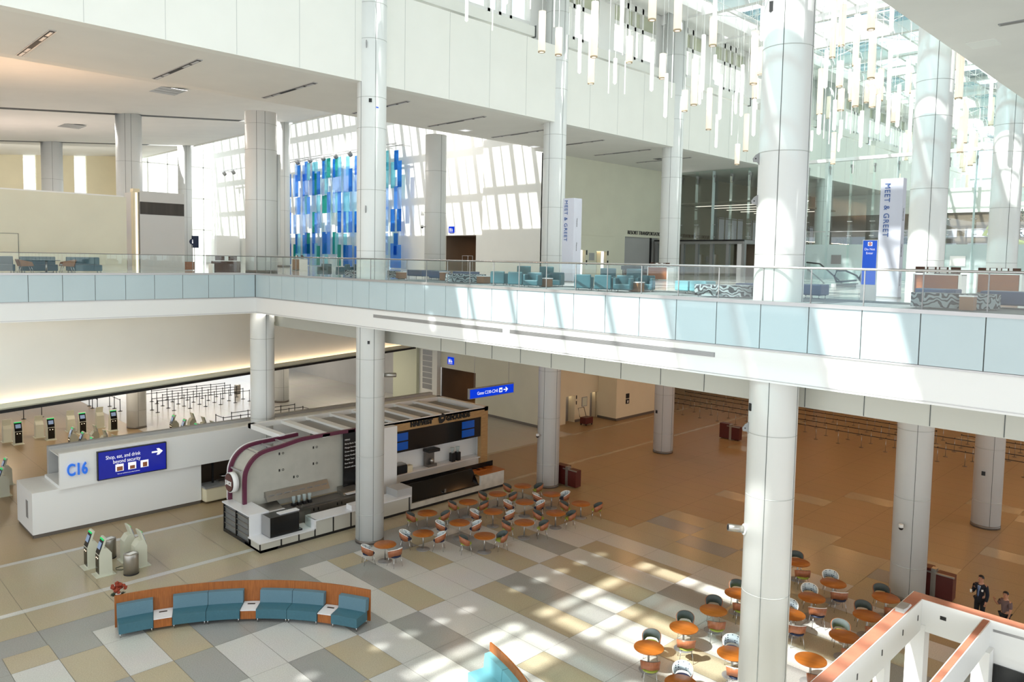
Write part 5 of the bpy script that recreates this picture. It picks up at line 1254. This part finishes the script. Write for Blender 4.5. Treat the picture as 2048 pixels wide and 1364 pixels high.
# lifts and shutter in the cream wall
for k, (x0, x1) in enumerate(((42.5, 43.75), (45.05, 46.3))):
    t = thing('lift_recess', ['lift recess in the cream wall, beside the left sign pillar', 'dark open lift recess in the cream wall, left of the shutter'][k], 'lift', (x0, 36.9, MF), group='upper lifts')
    MB().box(x0, x1-.5, 36.9, 36.95, MF, 13.6).build('lift_door', M['black'], t, True); MB().box(x1-.5, x1, 36.85, 37.0, MF, 13.6).build('jamb', M['sand'], t, True); MB().box(x0+.4, x1-.1, 36.62, 36.9, 13.54, 13.6).build('recess_light', M['warmlamp'], t, True)
    for z in (12.5, 13.25): MB().box(x1+.06, x1+.18, 36.27, 36.3, z, z+.35).build('indicator', M['black'], t, True)
t = thing('directory_panel', 'grey notice panel on the cream wall between the upper lifts', 'notice', (44.45, 36.3, 13.2))
MB().box(44.15, 44.75, 36.26, 36.3, 12.85, 13.4).build('panel', M['trim'], t, True)
t = thing('roller_shutter', 'closed grey roller shutter under the resort transportation lettering', 'shutter', (51, 36.5, MF))
MB().box(48.56, 53.3, 36.5, 36.55, MF, 14.78).build('curtain', M['greywall'], t, True); MB().box(52.2, 52.4, 36.42, 36.5, MF, 14.78).build('guide', M['black'], t, True); MB().box(48.56, 53.3, 36.4, 36.5, MF, 12.2).build('bottom_rail', M['darkwood'], t, True)
t = thing('entrance_vestibule', 'grey framed glass entrance vestibule under the soffit', 'entrance', (53.5, 32, MF))
vb = MB()
for y in (28.3, 29.6, 31.0, 32.3, 33.6, 34.9, 36.1): vb.box(52.6, 52.9, y-.12, y+.12, MF, 14.5)
vb.box(52.5, 55, 28.2, 36.2, 14.3, 14.6); vb.build('frame', M['grey'], t, True)
MB().box(52.7, 52.74, 28.3, 36.1, MF, 14.3).build('glass_doors', M['wallglass'], t, True); MB().box(54.6, 54.9, 28.3, 36.1, MF, 14.3).build('rear_wall', M['brownint'], t, True)
MB().box(52.4, 52.6, 28.2, 36.2, 14.5, 14.62).build('canopy', M['dark'], t, True)
for k, y in enumerate((28.2, 30.0, 31.8)):
    for z in (17.1, 16.6):
        pass
t = thing('ceiling_strip_lights', 'thin warm strip lights on the ceiling behind the entrance glass', 'ceiling lights', (60, 33, 17))
for k in range(5): MB().box(58+k*2.6, 58.06+k*2.6, 29.2, 35.8, 17.65, 17.7).build('strip', M['softstrip'], t, True)
tag(MB().box(55.4, 70, 28.6, 36.3, 17.7, 17.8).build('ceiling_beyond', M['brownint']), None, None, None, 'structure')
# escalator
t = thing('escalator', 'escalator with black handrails before the frosted glass wall', 'escalator', (37, 14, MF))
for y in (13.45, 14.6):
    MB().path([(38.6, y, MF+.25), (36.2, y, MF+.2), (35.95, y, MF+.45), (36.2, y, MF+.74), (37.2, y, MF+.74), (38.6, y, MF+.5), (41, y, MF-.6)], .045, 8).build('handrail', M['black'], t, True)
    MB().box(36.1, 38.6, y-.015, y+.015, MF, MF+.72).build('glass_side', M['wallglass'], t, True); MB().box(35.9, 38.6, y-.12, y+.12, MF, MF+.12).build('skirt', M['trim'], t, True)
MB().box(35.8, 38.4, 13.6, 14.45, MF, MF+.03).build('landing_plate', M['plinth'], t, True)
t = thing('escalator', 'second escalator balustrade seen just right of the sunlit column', 'escalator', (40, 17, MF))
for y in (16.2, 17.2):
    MB().path([(36.5, y, MF+1.1), (38, y, MF+1.05), (40.5, y, MF+.2), (42, y, MF-.4)], .04, 8).build('handrail', M['black'], t, True); MB().prism([(36.5, y, MF), (36.5, y, MF+1.05), (38, y, MF+1.0), (40.5, y, MF+.15), (40.6, y, MF)], (0, .02, 0)).build('glass_side', M['wallglass'], t, True)

# ================================================================== MEZZANINE: FURNITURE
def make_lounge(name, back=.54, mt='lounge'):
    t = thing(name, 'x', 'armchair')
    MB().box(-.26, .26, -.27, .27, .08, .27, .03).build('seat', M[mt], t); MB().box(-.30, -.20, -.27, .27, .08, back, .03).build('backrest', M[mt], t)
    for s in (-1, 1): MB().box(-.26, .24, s*.24-.045, s*.24+.045, .08, .46, .025).build('arm', M[mt], t)
    for sx in (-1, 1):
        for sy in (-1, 1): MB().tube((sx*.22, sy*.22, 0), (sx*.22, sy*.22, .09), .014, 6).build('leg', M['chrome'], t)
    return t
LG = {'lounge_chair': make_lounge('lounge_chair'), 'high_back_chair': make_lounge('high_back_chair', .74), 'grey': make_lounge('lounge_chair', .60, 'tealdark')}
LN = [('lounge_chair', (19.60, 20.40), 30, 'boxy teal lounge chair seen from behind, left one of the left cluster at the railing'), ('lounge_chair', (19.58, 19.45), 30, 'boxy teal lounge chair seen from behind, beside the high backs of the left cluster'),
      ('high_back_chair', (20.9, 20.45), 215, 'high backed teal chair in the left cluster, left one'), ('high_back_chair', (20.9, 19.25), 215, 'high backed teal chair in the left cluster, right one'),
      ('lounge_chair', (19.35, 18.45), 205, 'teal lounge chair facing the railing, left of the brown box, left cluster'), ('lounge_chair', (20.6, 18.50), 205, 'teal lounge chair right of the brown box in the left cluster'),
      ('lounge_chair', (19.30, 16.05), 30, 'boxy teal lounge chair seen from behind, left one of the right cluster at the railing'), ('lounge_chair', (19.35, 15.25), 30, 'boxy teal lounge chair seen from behind, second in the right cluster'),
      ('high_back_chair', (20.75, 16.2), 215, 'high backed teal chair in the right cluster, left one'), ('high_back_chair', (20.85, 15.15), 215, 'high backed teal chair in the right cluster, right one'),
      ('lounge_chair', (19.45, 14.55), 205, 'teal lounge chair left of the brown box in the right cluster'), ('lounge_chair', (20.35, 14.35), 205, 'sunlit teal lounge chair at the right end of the right cluster'),
      ('grey', (19.9, 33.3), 215, 'grey teal armchair in front of the coloured glass artwork, left one'), ('grey', (20.5, 32.6), 125, 'grey teal armchair in front of the coloured glass artwork, middle one'), ('grey', (21.6, 33.0), 215, 'grey teal armchair half hidden by the juice counter column')]
for nm, p, a, l in LN: put(LG[nm], nm, (p[0], p[1], MF), R(a), l, 'lounge chairs along the railing')
def brown(label, x, y, s=.3, h=.30):
    t = thing('side_table', label, 'table', (x, y, MF), group='brown box side tables')
    MB().box(x-s/2, x+s/2, y-s/2, y+s/2, MF+.03, MF+h-.03).build('box_body', M['brownbox'], t, True); MB().box(x-s/2-.01, x+s/2+.01, y-s/2-.01, y+s/2+.01, MF+h-.03, MF+h).build('top', M['quartz'], t, True); MB().box(x-s/3, x+s/3, y-s/3, y+s/3, MF, MF+.03).build('foot', M['black'], t, True)
brown('brown box side table in the left lounge chair cluster', 20.0, 18.40, .34, .34); brown('brown box side table in the right lounge chair cluster', 19.9, 14.35, .34, .34)
brown('brown box side table right of the scribble patterned ottoman, left half of the railing', 20.3, 22.0, .42, .32); brown('brown box side table in the run of navy benches', 21.0, 25.3, .3, .40); brown('brown box side table beside the column foot, left of the navy benches', 20.7, 28.0, .35, .34)
brown('brown box side table against the patterned curved ottoman, near the sunlit column', 19.85, 9.98, .32, .35); brown('brown box side table set in the nearest patterned ottoman', 19.3, 4.82, .28, .36)
def ott(label, c, r0, r1, a0, a1, mt, h=.37, mount=True):
    a = R((a0+a1)/2); p = (c[0]+(r0+r1)/2*math.cos(a), c[1]+(r0+r1)/2*math.sin(a), MF)
    t = thing('ottoman', label, 'ottoman', p, group='ottomans along the railing')
    MB().arcbox((c[0], c[1]), r0, r1, R(a0), R(a1), MF+.05, MF+h, 12, .025).build('upholstery', M[mt], t, True)
    for aa in (a0+6, a1-6):
        for rr in (r0+.06, r1-.06): MB().tube((c[0]+rr*math.cos(R(aa)), c[1]+rr*math.sin(R(aa)), MF), (c[0]+rr*math.cos(R(aa)), c[1]+rr*math.sin(R(aa)), MF+.06), .013, 6).build('leg', M['chrome'], t, True)
ott('scribble patterned curved ottoman left of the left chair cluster', (20.6, 23.2), .55, 1.1, 165, 265, 'zigzag')
ott('scribble patterned curved ottoman left of the sunlit column', (20.2, 11.3), .55, 1.15, 155, 262, 'zigzag', .37)
ott('scribble patterned curved ottoman nearest the camera, right of the sign pillars', (20.3, 5.5), .5, 1.08, 150, 275, 'zigzag', .38)
ott('dark patterned ottoman left of the juice counter column foot', (20.2, 30.2), .5, 1.0, 170, 225, 'zigzag', .36)
ott('patterned ottoman right of the juice counter column foot', (21.4, 28.7), .4, .85, 165, 225, 'zigzag', .36)
def bench_box(label, x0, x1, y0, y1, mt, h=.40):
    t = thing('bench', label, 'bench', ((x0+x1)/2, (y0+y1)/2, MF), group='upholstered benches along the railing')
    w = .05
    MB().prism([(x0+w, y0+w, MF+.10), (x1-w, y0+w, MF+.10), (x1-w, y1-w, MF+.10), (x0+w, y1-w, MF+.10)], (0, 0, .02)).box(x0, x1, y0, y1, MF+.11, MF+h, .03).build('seat', M[mt], t, True)
    for x in (x0+.08, x1-.08):
        for y in (y0+.08, y1-.08): MB().tube((x, y, MF), (x, y, MF+.11), .014, 6).build('leg', M['chrome'], t, True)
bench_box('navy bench just right of the juice counter column', 22.2, 22.8, 28.4, 29.6, 'navy'); bench_box('pale teal bench between the two navy ones', 23.0, 23.6, 28.2, 29.0, 'tealdark')
bench_box('navy bench left of a brown box, left half of the railing', 21.0, 21.6, 25.6, 26.4, 'navy', .42); bench_box('navy bench right of a brown box, left half of the railing', 21.2, 21.8, 23.9, 25.0, 'navy', .43)
bench_box('pale aqua bench before the entrance vestibule, left one', 20.3, 20.9, 12.72, 13.2, 'aqua', .42); bench_box('pale aqua bench before the entrance vestibule, right one', 20.3, 20.9, 12.10, 12.68, 'aqua', .43)
bench_box('blue topped bench behind the patterned ottoman, left of the sunlit column', 20.8, 21.4, 10.4, 11.4, 'navy', .40)
bench_box('navy armless seat just right of the sunlit column', 21.5, 22.1, 9.1, 9.65, 'navy', .42)
bench_box('long navy bench at the right edge of the picture, mezzanine level', 21.0, 21.8, 3.9, 5.0, 'navy', .43); bench_box('dark navy bench behind the nearest patterned ottoman', 22.4, 23.0, 5.9, 6.9, 'navy', .40)
def podium(label, x, y, w, h, mt='deskwood', mons=4):
    t = thing('gate_podium', label, 'desk', (x, y, MF), group='gate podiums')
    MB().box(x, x+.5, y-w/2, y+w/2, MF+.05, MF+h).build('front_panel', M[mt], t, True)
    MB().box(x-.02, x+.55, y-w/2-.10, y-w/2-.02, MF, MF+h+.02).box(x-.02, x+.55, y+w/2, y+w/2+.05, MF, MF+h+.02).box(x-.03, x+.55, y-w/2-.1, y+w/2+.05, MF+h, MF+h+.03).build('white_frame', M['white'], t, True)
    for q in range(mons):
        yy = y-w/2+.14+q*(w-.2)/max(1, mons-1)
        MB().box(x+.25, x+.3, yy-.13, yy+.13, MF+h+.05, MF+h+.25).build('monitor', M['darkwood'], t, True)
        if q in (1, 2): MB().box(x+.24, x+.25, yy-.09, yy+.09, MF+h+.06, MF+h+.24).build('notice', M['white'], t, True)
podium('wooden gate podium with white frame in front of the second column from the right', 25.6, 7.3, 1.2, .74); podium('wooden gate podium at the foot of the rightmost column', 33.5, 7.4, 1.35, .74)
podium('wooden gate podium left of the entrance vestibule, by the column', 35.0, 23.9, 1.2, .70); podium('dark gate podium before the column right of the skylit wall', 34.0, 30.2, 1.6, .72, 'darkwood')
podium('small brown podium left of the artwork with a white frame', 24.9, 45.2, .9, .75, 'brownbox', 2)
def podium_x(label, x0, x1, y, h, mt, mons=2):
    t = thing('gate_podium', label, 'desk', ((x0+x1)/2, y, MF), group='gate podiums')
    MB().box(x0, x1, y, y+.5, MF+.03, MF+h).build('front_panel', M[mt], t, True)
    for q in range(mons): MB().box(x0+.1+q*.65, x0+.6+q*.65, y+.2, y+.25, MF+h+.04, MF+h+.26).build('monitor', M[mt], t, True)
    MB().box(x0-.14, x0-.05, y, y+.5, MF, MF+h*.8).build('side_panel', M['white'], t, True)
    if h > .5: MB().box((x0+x1)/2-.1, (x0+x1)/2+.1, y+.18, y+.19, MF+h+.04, MF+h+.26).build('notice', M['white'], t, True)
podium_x('dark wooden desk left of the corner column, mezzanine', 16.6, 17.95, 38.4, .62, 'darkwood')
podium_x('orange brown counter end right of the grey booth', 17.6, 18.2, 45.0, .50, 'cherry', 0)
podium_x('orange brown counter end between the screen wall and the grey booth', 14.15, 14.5, 45.0, .55, 'cherry', 0)
t = thing('printer_trolley', 'black printer and trolley between the two right hand podiums', 'trolley', (30.0, 8.3, MF))
MB().box(29.7, 30.4, 7.85, 8.75, MF+.1, MF+.5).build('printer_body', M['black'], t, True); MB().box(29.6, 30.5, 7.8, 8.8, MF+.52, MF+.56).build('shelf', M['trim'], t, True); MB().obox((30.0, 8.2, MF+.68), (.5, .7, .2)).build('feeder', M['blackgloss'], t, True)
for y in (7.85, 8.7): MB().box(29.75, 29.8, y, y+.05, MF, MF+.55).build('frame_leg', M['grey'], t, True)
t = thing('printer_trolley', 'black trolley before the grey shutter', 'trolley', (40.5, 29.2, MF))
MB().box(40.2, 40.8, 28.9, 30.3, MF+.45, MF+.7).build('trolley_top', M['black'], t, True)
for y in (28.95, 29.6, 30.2): MB().box(40.3, 40.36, y, y+.06, MF, MF+.5).build('leg', M['black'], t, True)
# left part of the mezzanine
def settee(label, xc):
    t = thing('settee', label, 'settee', (xc, 40.3, MF), group='dark teal settees')
    MB().box(xc-.7, xc+.7, 40.0, 40.6, .06+MF, .36+MF, .03).build('seat', M['tealdark'], t, True); MB().box(xc-.72, xc+.72, 40.5, 40.66, .06+MF, .72+MF, .03).build('backrest', M['tealdark'], t, True)
    for s in (-1, 1):
        for y in (40.06, 40.58): MB().tube((xc+s*.64, y, MF), (xc+s*.64, y, MF+.07), .02, 6).build('foot', M['chrome'], t, True)
settee('dark teal settee cut by the left edge of the picture', 7.45); settee('dark teal settee behind the small round table', 9.15); settee('dark teal settee right of the wooden chair, near the grey booth', 11.05)
t = thing('bistro_table', 'small round dark table between two wooden armchairs', 'table', (9.25, 39.5, MF))
MB().lathe([(0, .55), (.56, .55), (.56, .575), (0, .575)], 28, (9.25, 39.5, MF), cap=False).build('table_top', M['tealdark'], t, True); MB().cyl(9.25, 39.5, MF, MF+.55, .045, n=12).build('stem', M['steel'], t, True); MB().cyl(9.25, 39.5, MF, MF+.02, .25, n=20).build('base', M['grey'], t, True)
def wchair(label, x, s):
    t = thing('wooden_armchair', label, 'chair', (x, 39.5, MF), group='wooden armchairs')
    MB().prism([(x-.24, 39.25, MF+.34), (x+.24, 39.25, MF+.34), (x+.24, 39.25, MF+.39), (x-.24, 39.25, MF+.39)], (0, .5, 0)).build('seat', M['white'], t, True)
    MB().prism([(x+s*.34, 39.22, MF+.60), (x+s*.24, 39.22, MF+.28), (x-s*.28, 39.22, MF+.30), (x-s*.22, 39.22, MF+.48)], (0, .04, 0)).prism([(x+s*.34, 39.74, MF+.60), (x+s*.24, 39.74, MF+.28), (x-s*.28, 39.74, MF+.30), (x-s*.22, 39.74, MF+.48)], (0, .04, 0)).build('side_shell', M['brownbox'], t, True)
    MB().prism([(x+s*.34, 39.22, MF+.60), (x+s*.24, 39.22, MF+.30), (x+s*.21, 39.22, MF+.30), (x+s*.31, 39.22, MF+.60)], (0, .56, 0)).build('backrest', M['brownbox'], t, True)
    for sx in (-1, 1):
        for y in (39.3, 39.7): MB().tube((x+sx*.18, y, MF+.32), (x+sx*.28, y, MF), .013, 6).build('leg', M['chrome'], t, True)
wchair('wooden sided armchair with pale seat, left of the small round table', 8.42, -1); wchair('wooden sided armchair with pale seat, right of the small round table', 10.1, 1)
t = thing('screen_door', 'flush double door in the cream screen wall behind the settees', 'door', (8.2, 43.5, MF))
MB().box(6.5, 9.0, 43.48, 43.5, MF, 13.62).build('door_leaf', M['cream'], t, True); MB().box(9.0, 9.02, 43.47, 43.5, MF, 13.64).box(6.5, 9.02, 43.47, 43.5, 13.62, 13.64).box(7.70, 7.715, 43.47, 43.5, MF, 13.62).build('door_gap', M['joint'], t, True); MB().box(7.73, 7.8, 43.44, 43.48, 12.88, 12.98).build('latch', M['grey'], t, True)
t = thing('grey_booth', 'tall grey booth with a dark louvre band and a glowing corner strip', 'booth', (16, 45, MF))
MB().box(14.85, 17.25, 44.0, 46.4, MF, 16.18).build('booth_body', M['boothgrey'], t, True); MB().box(14.86, 17.24, 43.985, 44.0, 14.92, 15.6).build('louvre_band', mat('dark_louvre', rgb(70, 66, 62), .6, var=.25, vscale=2, stretch=(1.5, .01, .01)), t, True)
MB().box(14.5, 14.78, 44.0, 44.3, MF, 16.1).build('corner_post', M['sand'], t, True); MB().box(14.62, 14.72, 43.97, 44.0, MF, 16.08).build('light_strip', M['softstrip'], t, True); MB().box(14.48, 14.82, 43.9, 44.35, 16.1, 16.28).build('strip_cap', M['sand'], t, True)
t = thing('blue_display', 'tall dark blue display between the screen wall and the grey booth', 'screen', (14.3, 46, 14.3))
MB().box(14.2, 14.7, 46.5, 46.6, 13.85, 14.92).build('display', M['screenblue'], t, True); MB().box(14.15, 14.75, 46.55, 46.7, MF, 15.2).build('totem', M['white'], t, True)
t = thing('information_sign', 'round dark blue information i sign on a pole with a blue panel behind', 'sign', (17.9, 44.5, MF))
MB().tube((17.9, 44.5, MF), (17.9, 44.5, 13.3), .02, 8).build('pole', M['trim'], t, True); MB().path([(17.9, 44.5, 13.5), (17.9, 44.53, 13.5)], .17, 24).build('disc', M['navyseat'], t, True); MB().box(17.88, 17.93, 44.48, 44.5, 13.40, 13.53).box(17.88, 17.93, 44.48, 44.5, 13.56, 13.61).build('letter_i', M['signwhite'], t, True)
MB().box(17.95, 18.35, 44.7, 44.75, 13.15, 13.85).build('blue_panel', M['navyseat'], t, True); MB().tube((18.1, 44.72, MF), (18.1, 44.72, 13.2), .02, 6).build('panel_pole', M['trim'], t, True)
t = thing('info_desk', 'white service kiosk and cream back wall far left of the artwork', 'counter', (29, 66, MF))
MB().box(36.5, 39.2, 84, 84.6, MF, 14.9).build('white_kiosk', M['white'], t, True); MB().box(39.2, 39.38, 72.5, 82, MF, 14.2).build('cream_niche', M['sand'], t, True); MB().box(34.0, 36.5, 80, 81, MF, MF+.9).build('counter_body', M['white'], t, True)
# alcove contents
t = thing('vending_unit', 'dark vending unit inside the alcove in the skylit wall', 'vending machine', (44.2, 45.6, MF))
MB().box(43.9, 44.45, 44.9, 46.0, MF, 13.2).build('cabinet', M['dark'], t, True); MB().box(43.9, 44.45, 45.2, 45.5, 13.3, 13.6).build('notice', M['dark'], t, True); MB().box(42.6, 43.6, 44.4, 45.4, 14.58, 14.62).build('alcove_light', M['warmlamp'], t, True)
t = thing('wall_dome', 'small white dome fitting high on the skylit wall, between the two columns', 'camera', (39.3, 49.9, 16.6))
MB().tube((39.4, 49.9, 16.6), (39.0, 49.9, 16.6), .04, 6).build('arm', M['white'], t, True); MB().tube((39.0, 49.9, 16.3), (39.0, 49.9, 16.62), .14, 12).build('housing', M['white'], t, True)
t = thing('frame_stand', 'thin white metal display frame by the alcove', 'stand', (31, 34.5, MF))
MB().path([(29.5, 33.0, MF), (29.5, 33.0, MF+1.15), (29.5, 33.9, MF+1.15), (29.5, 33.9, MF)], .02, 6).tube((29.5, 33.4, MF), (29.5, 33.4, MF+1.15), .015, 6).build('frame', M['trim'], t, True)
# plants and yellow tube beyond the glass
for k, (x, y, r, h) in enumerate(((67, 13.6, 1.1, 17.3), (69, 11.2, 1.2, 17.8), (67, 22.0, .7, 15.6), (60, 23.9, .6, 14.9))):
    t = thing('indoor_tree', ['dark leaved indoor tree beyond the glass, left of the rightmost column', 'dark leaved indoor tree beyond the glass, at the right picture edge', 'small dark plant beyond the glass, left of the do not enter board', 'small dark plant beyond the glass, right of the sunlit column'][k], 'tree', (x, y, MF), group='indoor trees')
    lf = MB(); rl = random.Random(k)
    for q in range(420):
        u = rl.uniform(0, 1); a = rl.uniform(0, 6.28); rr = r*math.sqrt(rl.random())*(1-.4*abs(u-.4)); c = Vector((x+rr*math.cos(a), y+rr*math.sin(a), 13.2+(h-13.2)*u)); d = Vector((rl.gauss(0, 1), rl.gauss(0, 1), rl.gauss(0, .5))).normalized(); s = d.cross(Vector((0, 0, 1))).normalized()*.07
        lf.quad(c-d*.16, c+s, c+d*.16, c-s)
    lf.build('foliage', M['leaf'], t, True); MB().tube((x, y, MF), (x, y, h-.5), .08, 8, .03).build('trunk', M['brownbox'], t, True); MB().lathe([(.25, 0), (.4, .7), (.36, .72), (0, .68)], 18, (x, y, MF), cap=False).build('planter', M['white'], t, True)
t = thing('yellow_sculpture', 'bent pale yellow beam sculpture beyond the glass, crossing behind the rightmost column', 'sculpture', (64, 12, 14))
MB().path([(64, 14.2, 17.4), (64, 15.2, 15.2), (64, 13.8, 15.0), (64, 8.6, 13.2)], .16, 4).build('beam', M['yellow'], t, True)
# framed notice stickers on the frosted glass
tag(MB().box(54.90, 54.95, 21.9, 22.6, 12.9, 13.55).build('glass_notice', M['grey']), 'grey square notice on the frosted glass left of the do not enter board', 'notice')
tag(MB().box(54.90, 54.95, 14.0, 14.9, 12.9, 13.55).build('glass_notice', M['white']), 'white square notice on the frosted glass between the two right columns', 'notice')

# ================================================================== LAMPS: CEILING, COVE AND ADDED FILL
def strip(loc, rot, sx, sy, power, col):
    d = bpy.data.lights.new('cove_and_fill_lamp', 'AREA'); d.energy = power; d.color = col; d.shape = 'RECTANGLE'; d.size = sx; d.size_y = sy
    o = bpy.data.objects.new('cove_and_fill_lamp', d); COL.objects.link(o); o.location = loc; o.rotation_euler = rot
strip((1, 43.65, 15.85), (R(180+22), 0, 0), 25, .1, 900, (1, .62, .38))  # added uplight on the screen wall, throws the warm glow on the soffit
for x in (4, 14): strip((x, 66, 15.5), (R(180), 0, 0), 8, .6, 240, (1, .78, .68))  # added fill uplights without fittings, tint the hall ceiling
strip((8, 80, 20.6), (R(62), 0, 0), 40, .5, 1000, (1, .94, .84))  # added fill light, brightens the sand end wall of the hall
strip(bk(8, -.30, 6.05), (R(180-18), 0, math.atan2(bd.y, bd.x)), 39, .08, 42, (1, .76, .52))
strip((4, 37.9, 9.66), (R(60), 0, 0), 36, .1, 90, (1, .95, .86))  # added wash from above, brightens the bulkhead wall
def area(x, y, z, size, power, col, rot=(0, 0, 0)):
    d = bpy.data.lights.new('ceiling_lamp', 'AREA'); d.energy = power; d.color = col; d.shape = 'DISK'; d.size = size
    o = bpy.data.objects.new('ceiling_lamp', d); COL.objects.link(o); o.location = (x, y, z); o.rotation_euler = rot; return o
WARM = (1.0, .48, .18)
for x in (27, 35, 43, 51, 59, 67, 76):
    for y in (4, 13.5, 22, 31): area(x, y, 8.9, 1.6, 74 if x > 30 else 34, WARM)
for x, y in ((8, 52), (16, 56), (24, 60), (32, 66), (12, 64), (22, 72), (36, 56), (37, 70)): area(x, y, 5.55, 1.2, 200, (1, .86, .68))
for x in (8, 18, 28, 36): area(x, 62, hz(x)-.1, 1.2, 380, (1, .95, .9)); area(x, 46, hz(x)-.1, 1.2, 240, (1, .95, .9))
area(45.5, 48, 3.4, .8, 40, (1, .6, .3)); area(43.0, 45, 14.5, .6, 30, (1, .6, .3))
# ---- pieces that belong to a part sit one level deeper
NEST = {'screen': ('screen_panel',), 'indicator': ('front_panel',), 'lens': ('bottom_ring',), 'lettering': ('lit_face', 'pillar_body', 'blue_face', 'wood_fascia', 'face', 'sign_fascia'), 'screen_lettering': ('display',), 'tile_icons': ('display',), 'icon_pictures': ('display',), 'arrow': ('display', 'lit_face'), 'lift_icon': ('lit_face',), 'door_handle': ('cabinet_door',), 'notice': ('monitor',), 'lamp_face': ('lamp_head',), 'rim': ('backrest',), 'belt_cassette': ('post',), 'emblem_cut': ('leaf_emblem',), 'menu_lettering': ('menu_board',), 'louvre_band': ('booth_body',), 'latch': ('door_leaf',), 'side_lettering': ('pillar_body',), 'icon_plate': ('blue_face',), 'pictograms': ('sign_box',), 'motor_base': ()}
ID = Matrix.Identity(4)
for o in list(bpy.data.objects):
    if o.type != 'EMPTY': continue
    kids = list(o.children)
    for c in kids:
        want = NEST.get(c.name.split('.')[0])
        if not want: continue
        cand = [k for k in kids if k is not c and k.name.split('.')[0] in want and k.parent is o]
        if not cand: continue
        ctr = lambda q: sum((Vector(b) for b in q.bound_box), Vector())/8
        best = min(cand, key=lambda k: (ctr(k)-ctr(c)).length)
        c.parent = best
for o in list(bpy.data.objects):
    if o.type == 'EMPTY' and o.get('label') == 'x': 
        for c in list(o.children): bpy.data.objects.remove(c)
        bpy.data.objects.remove(o)
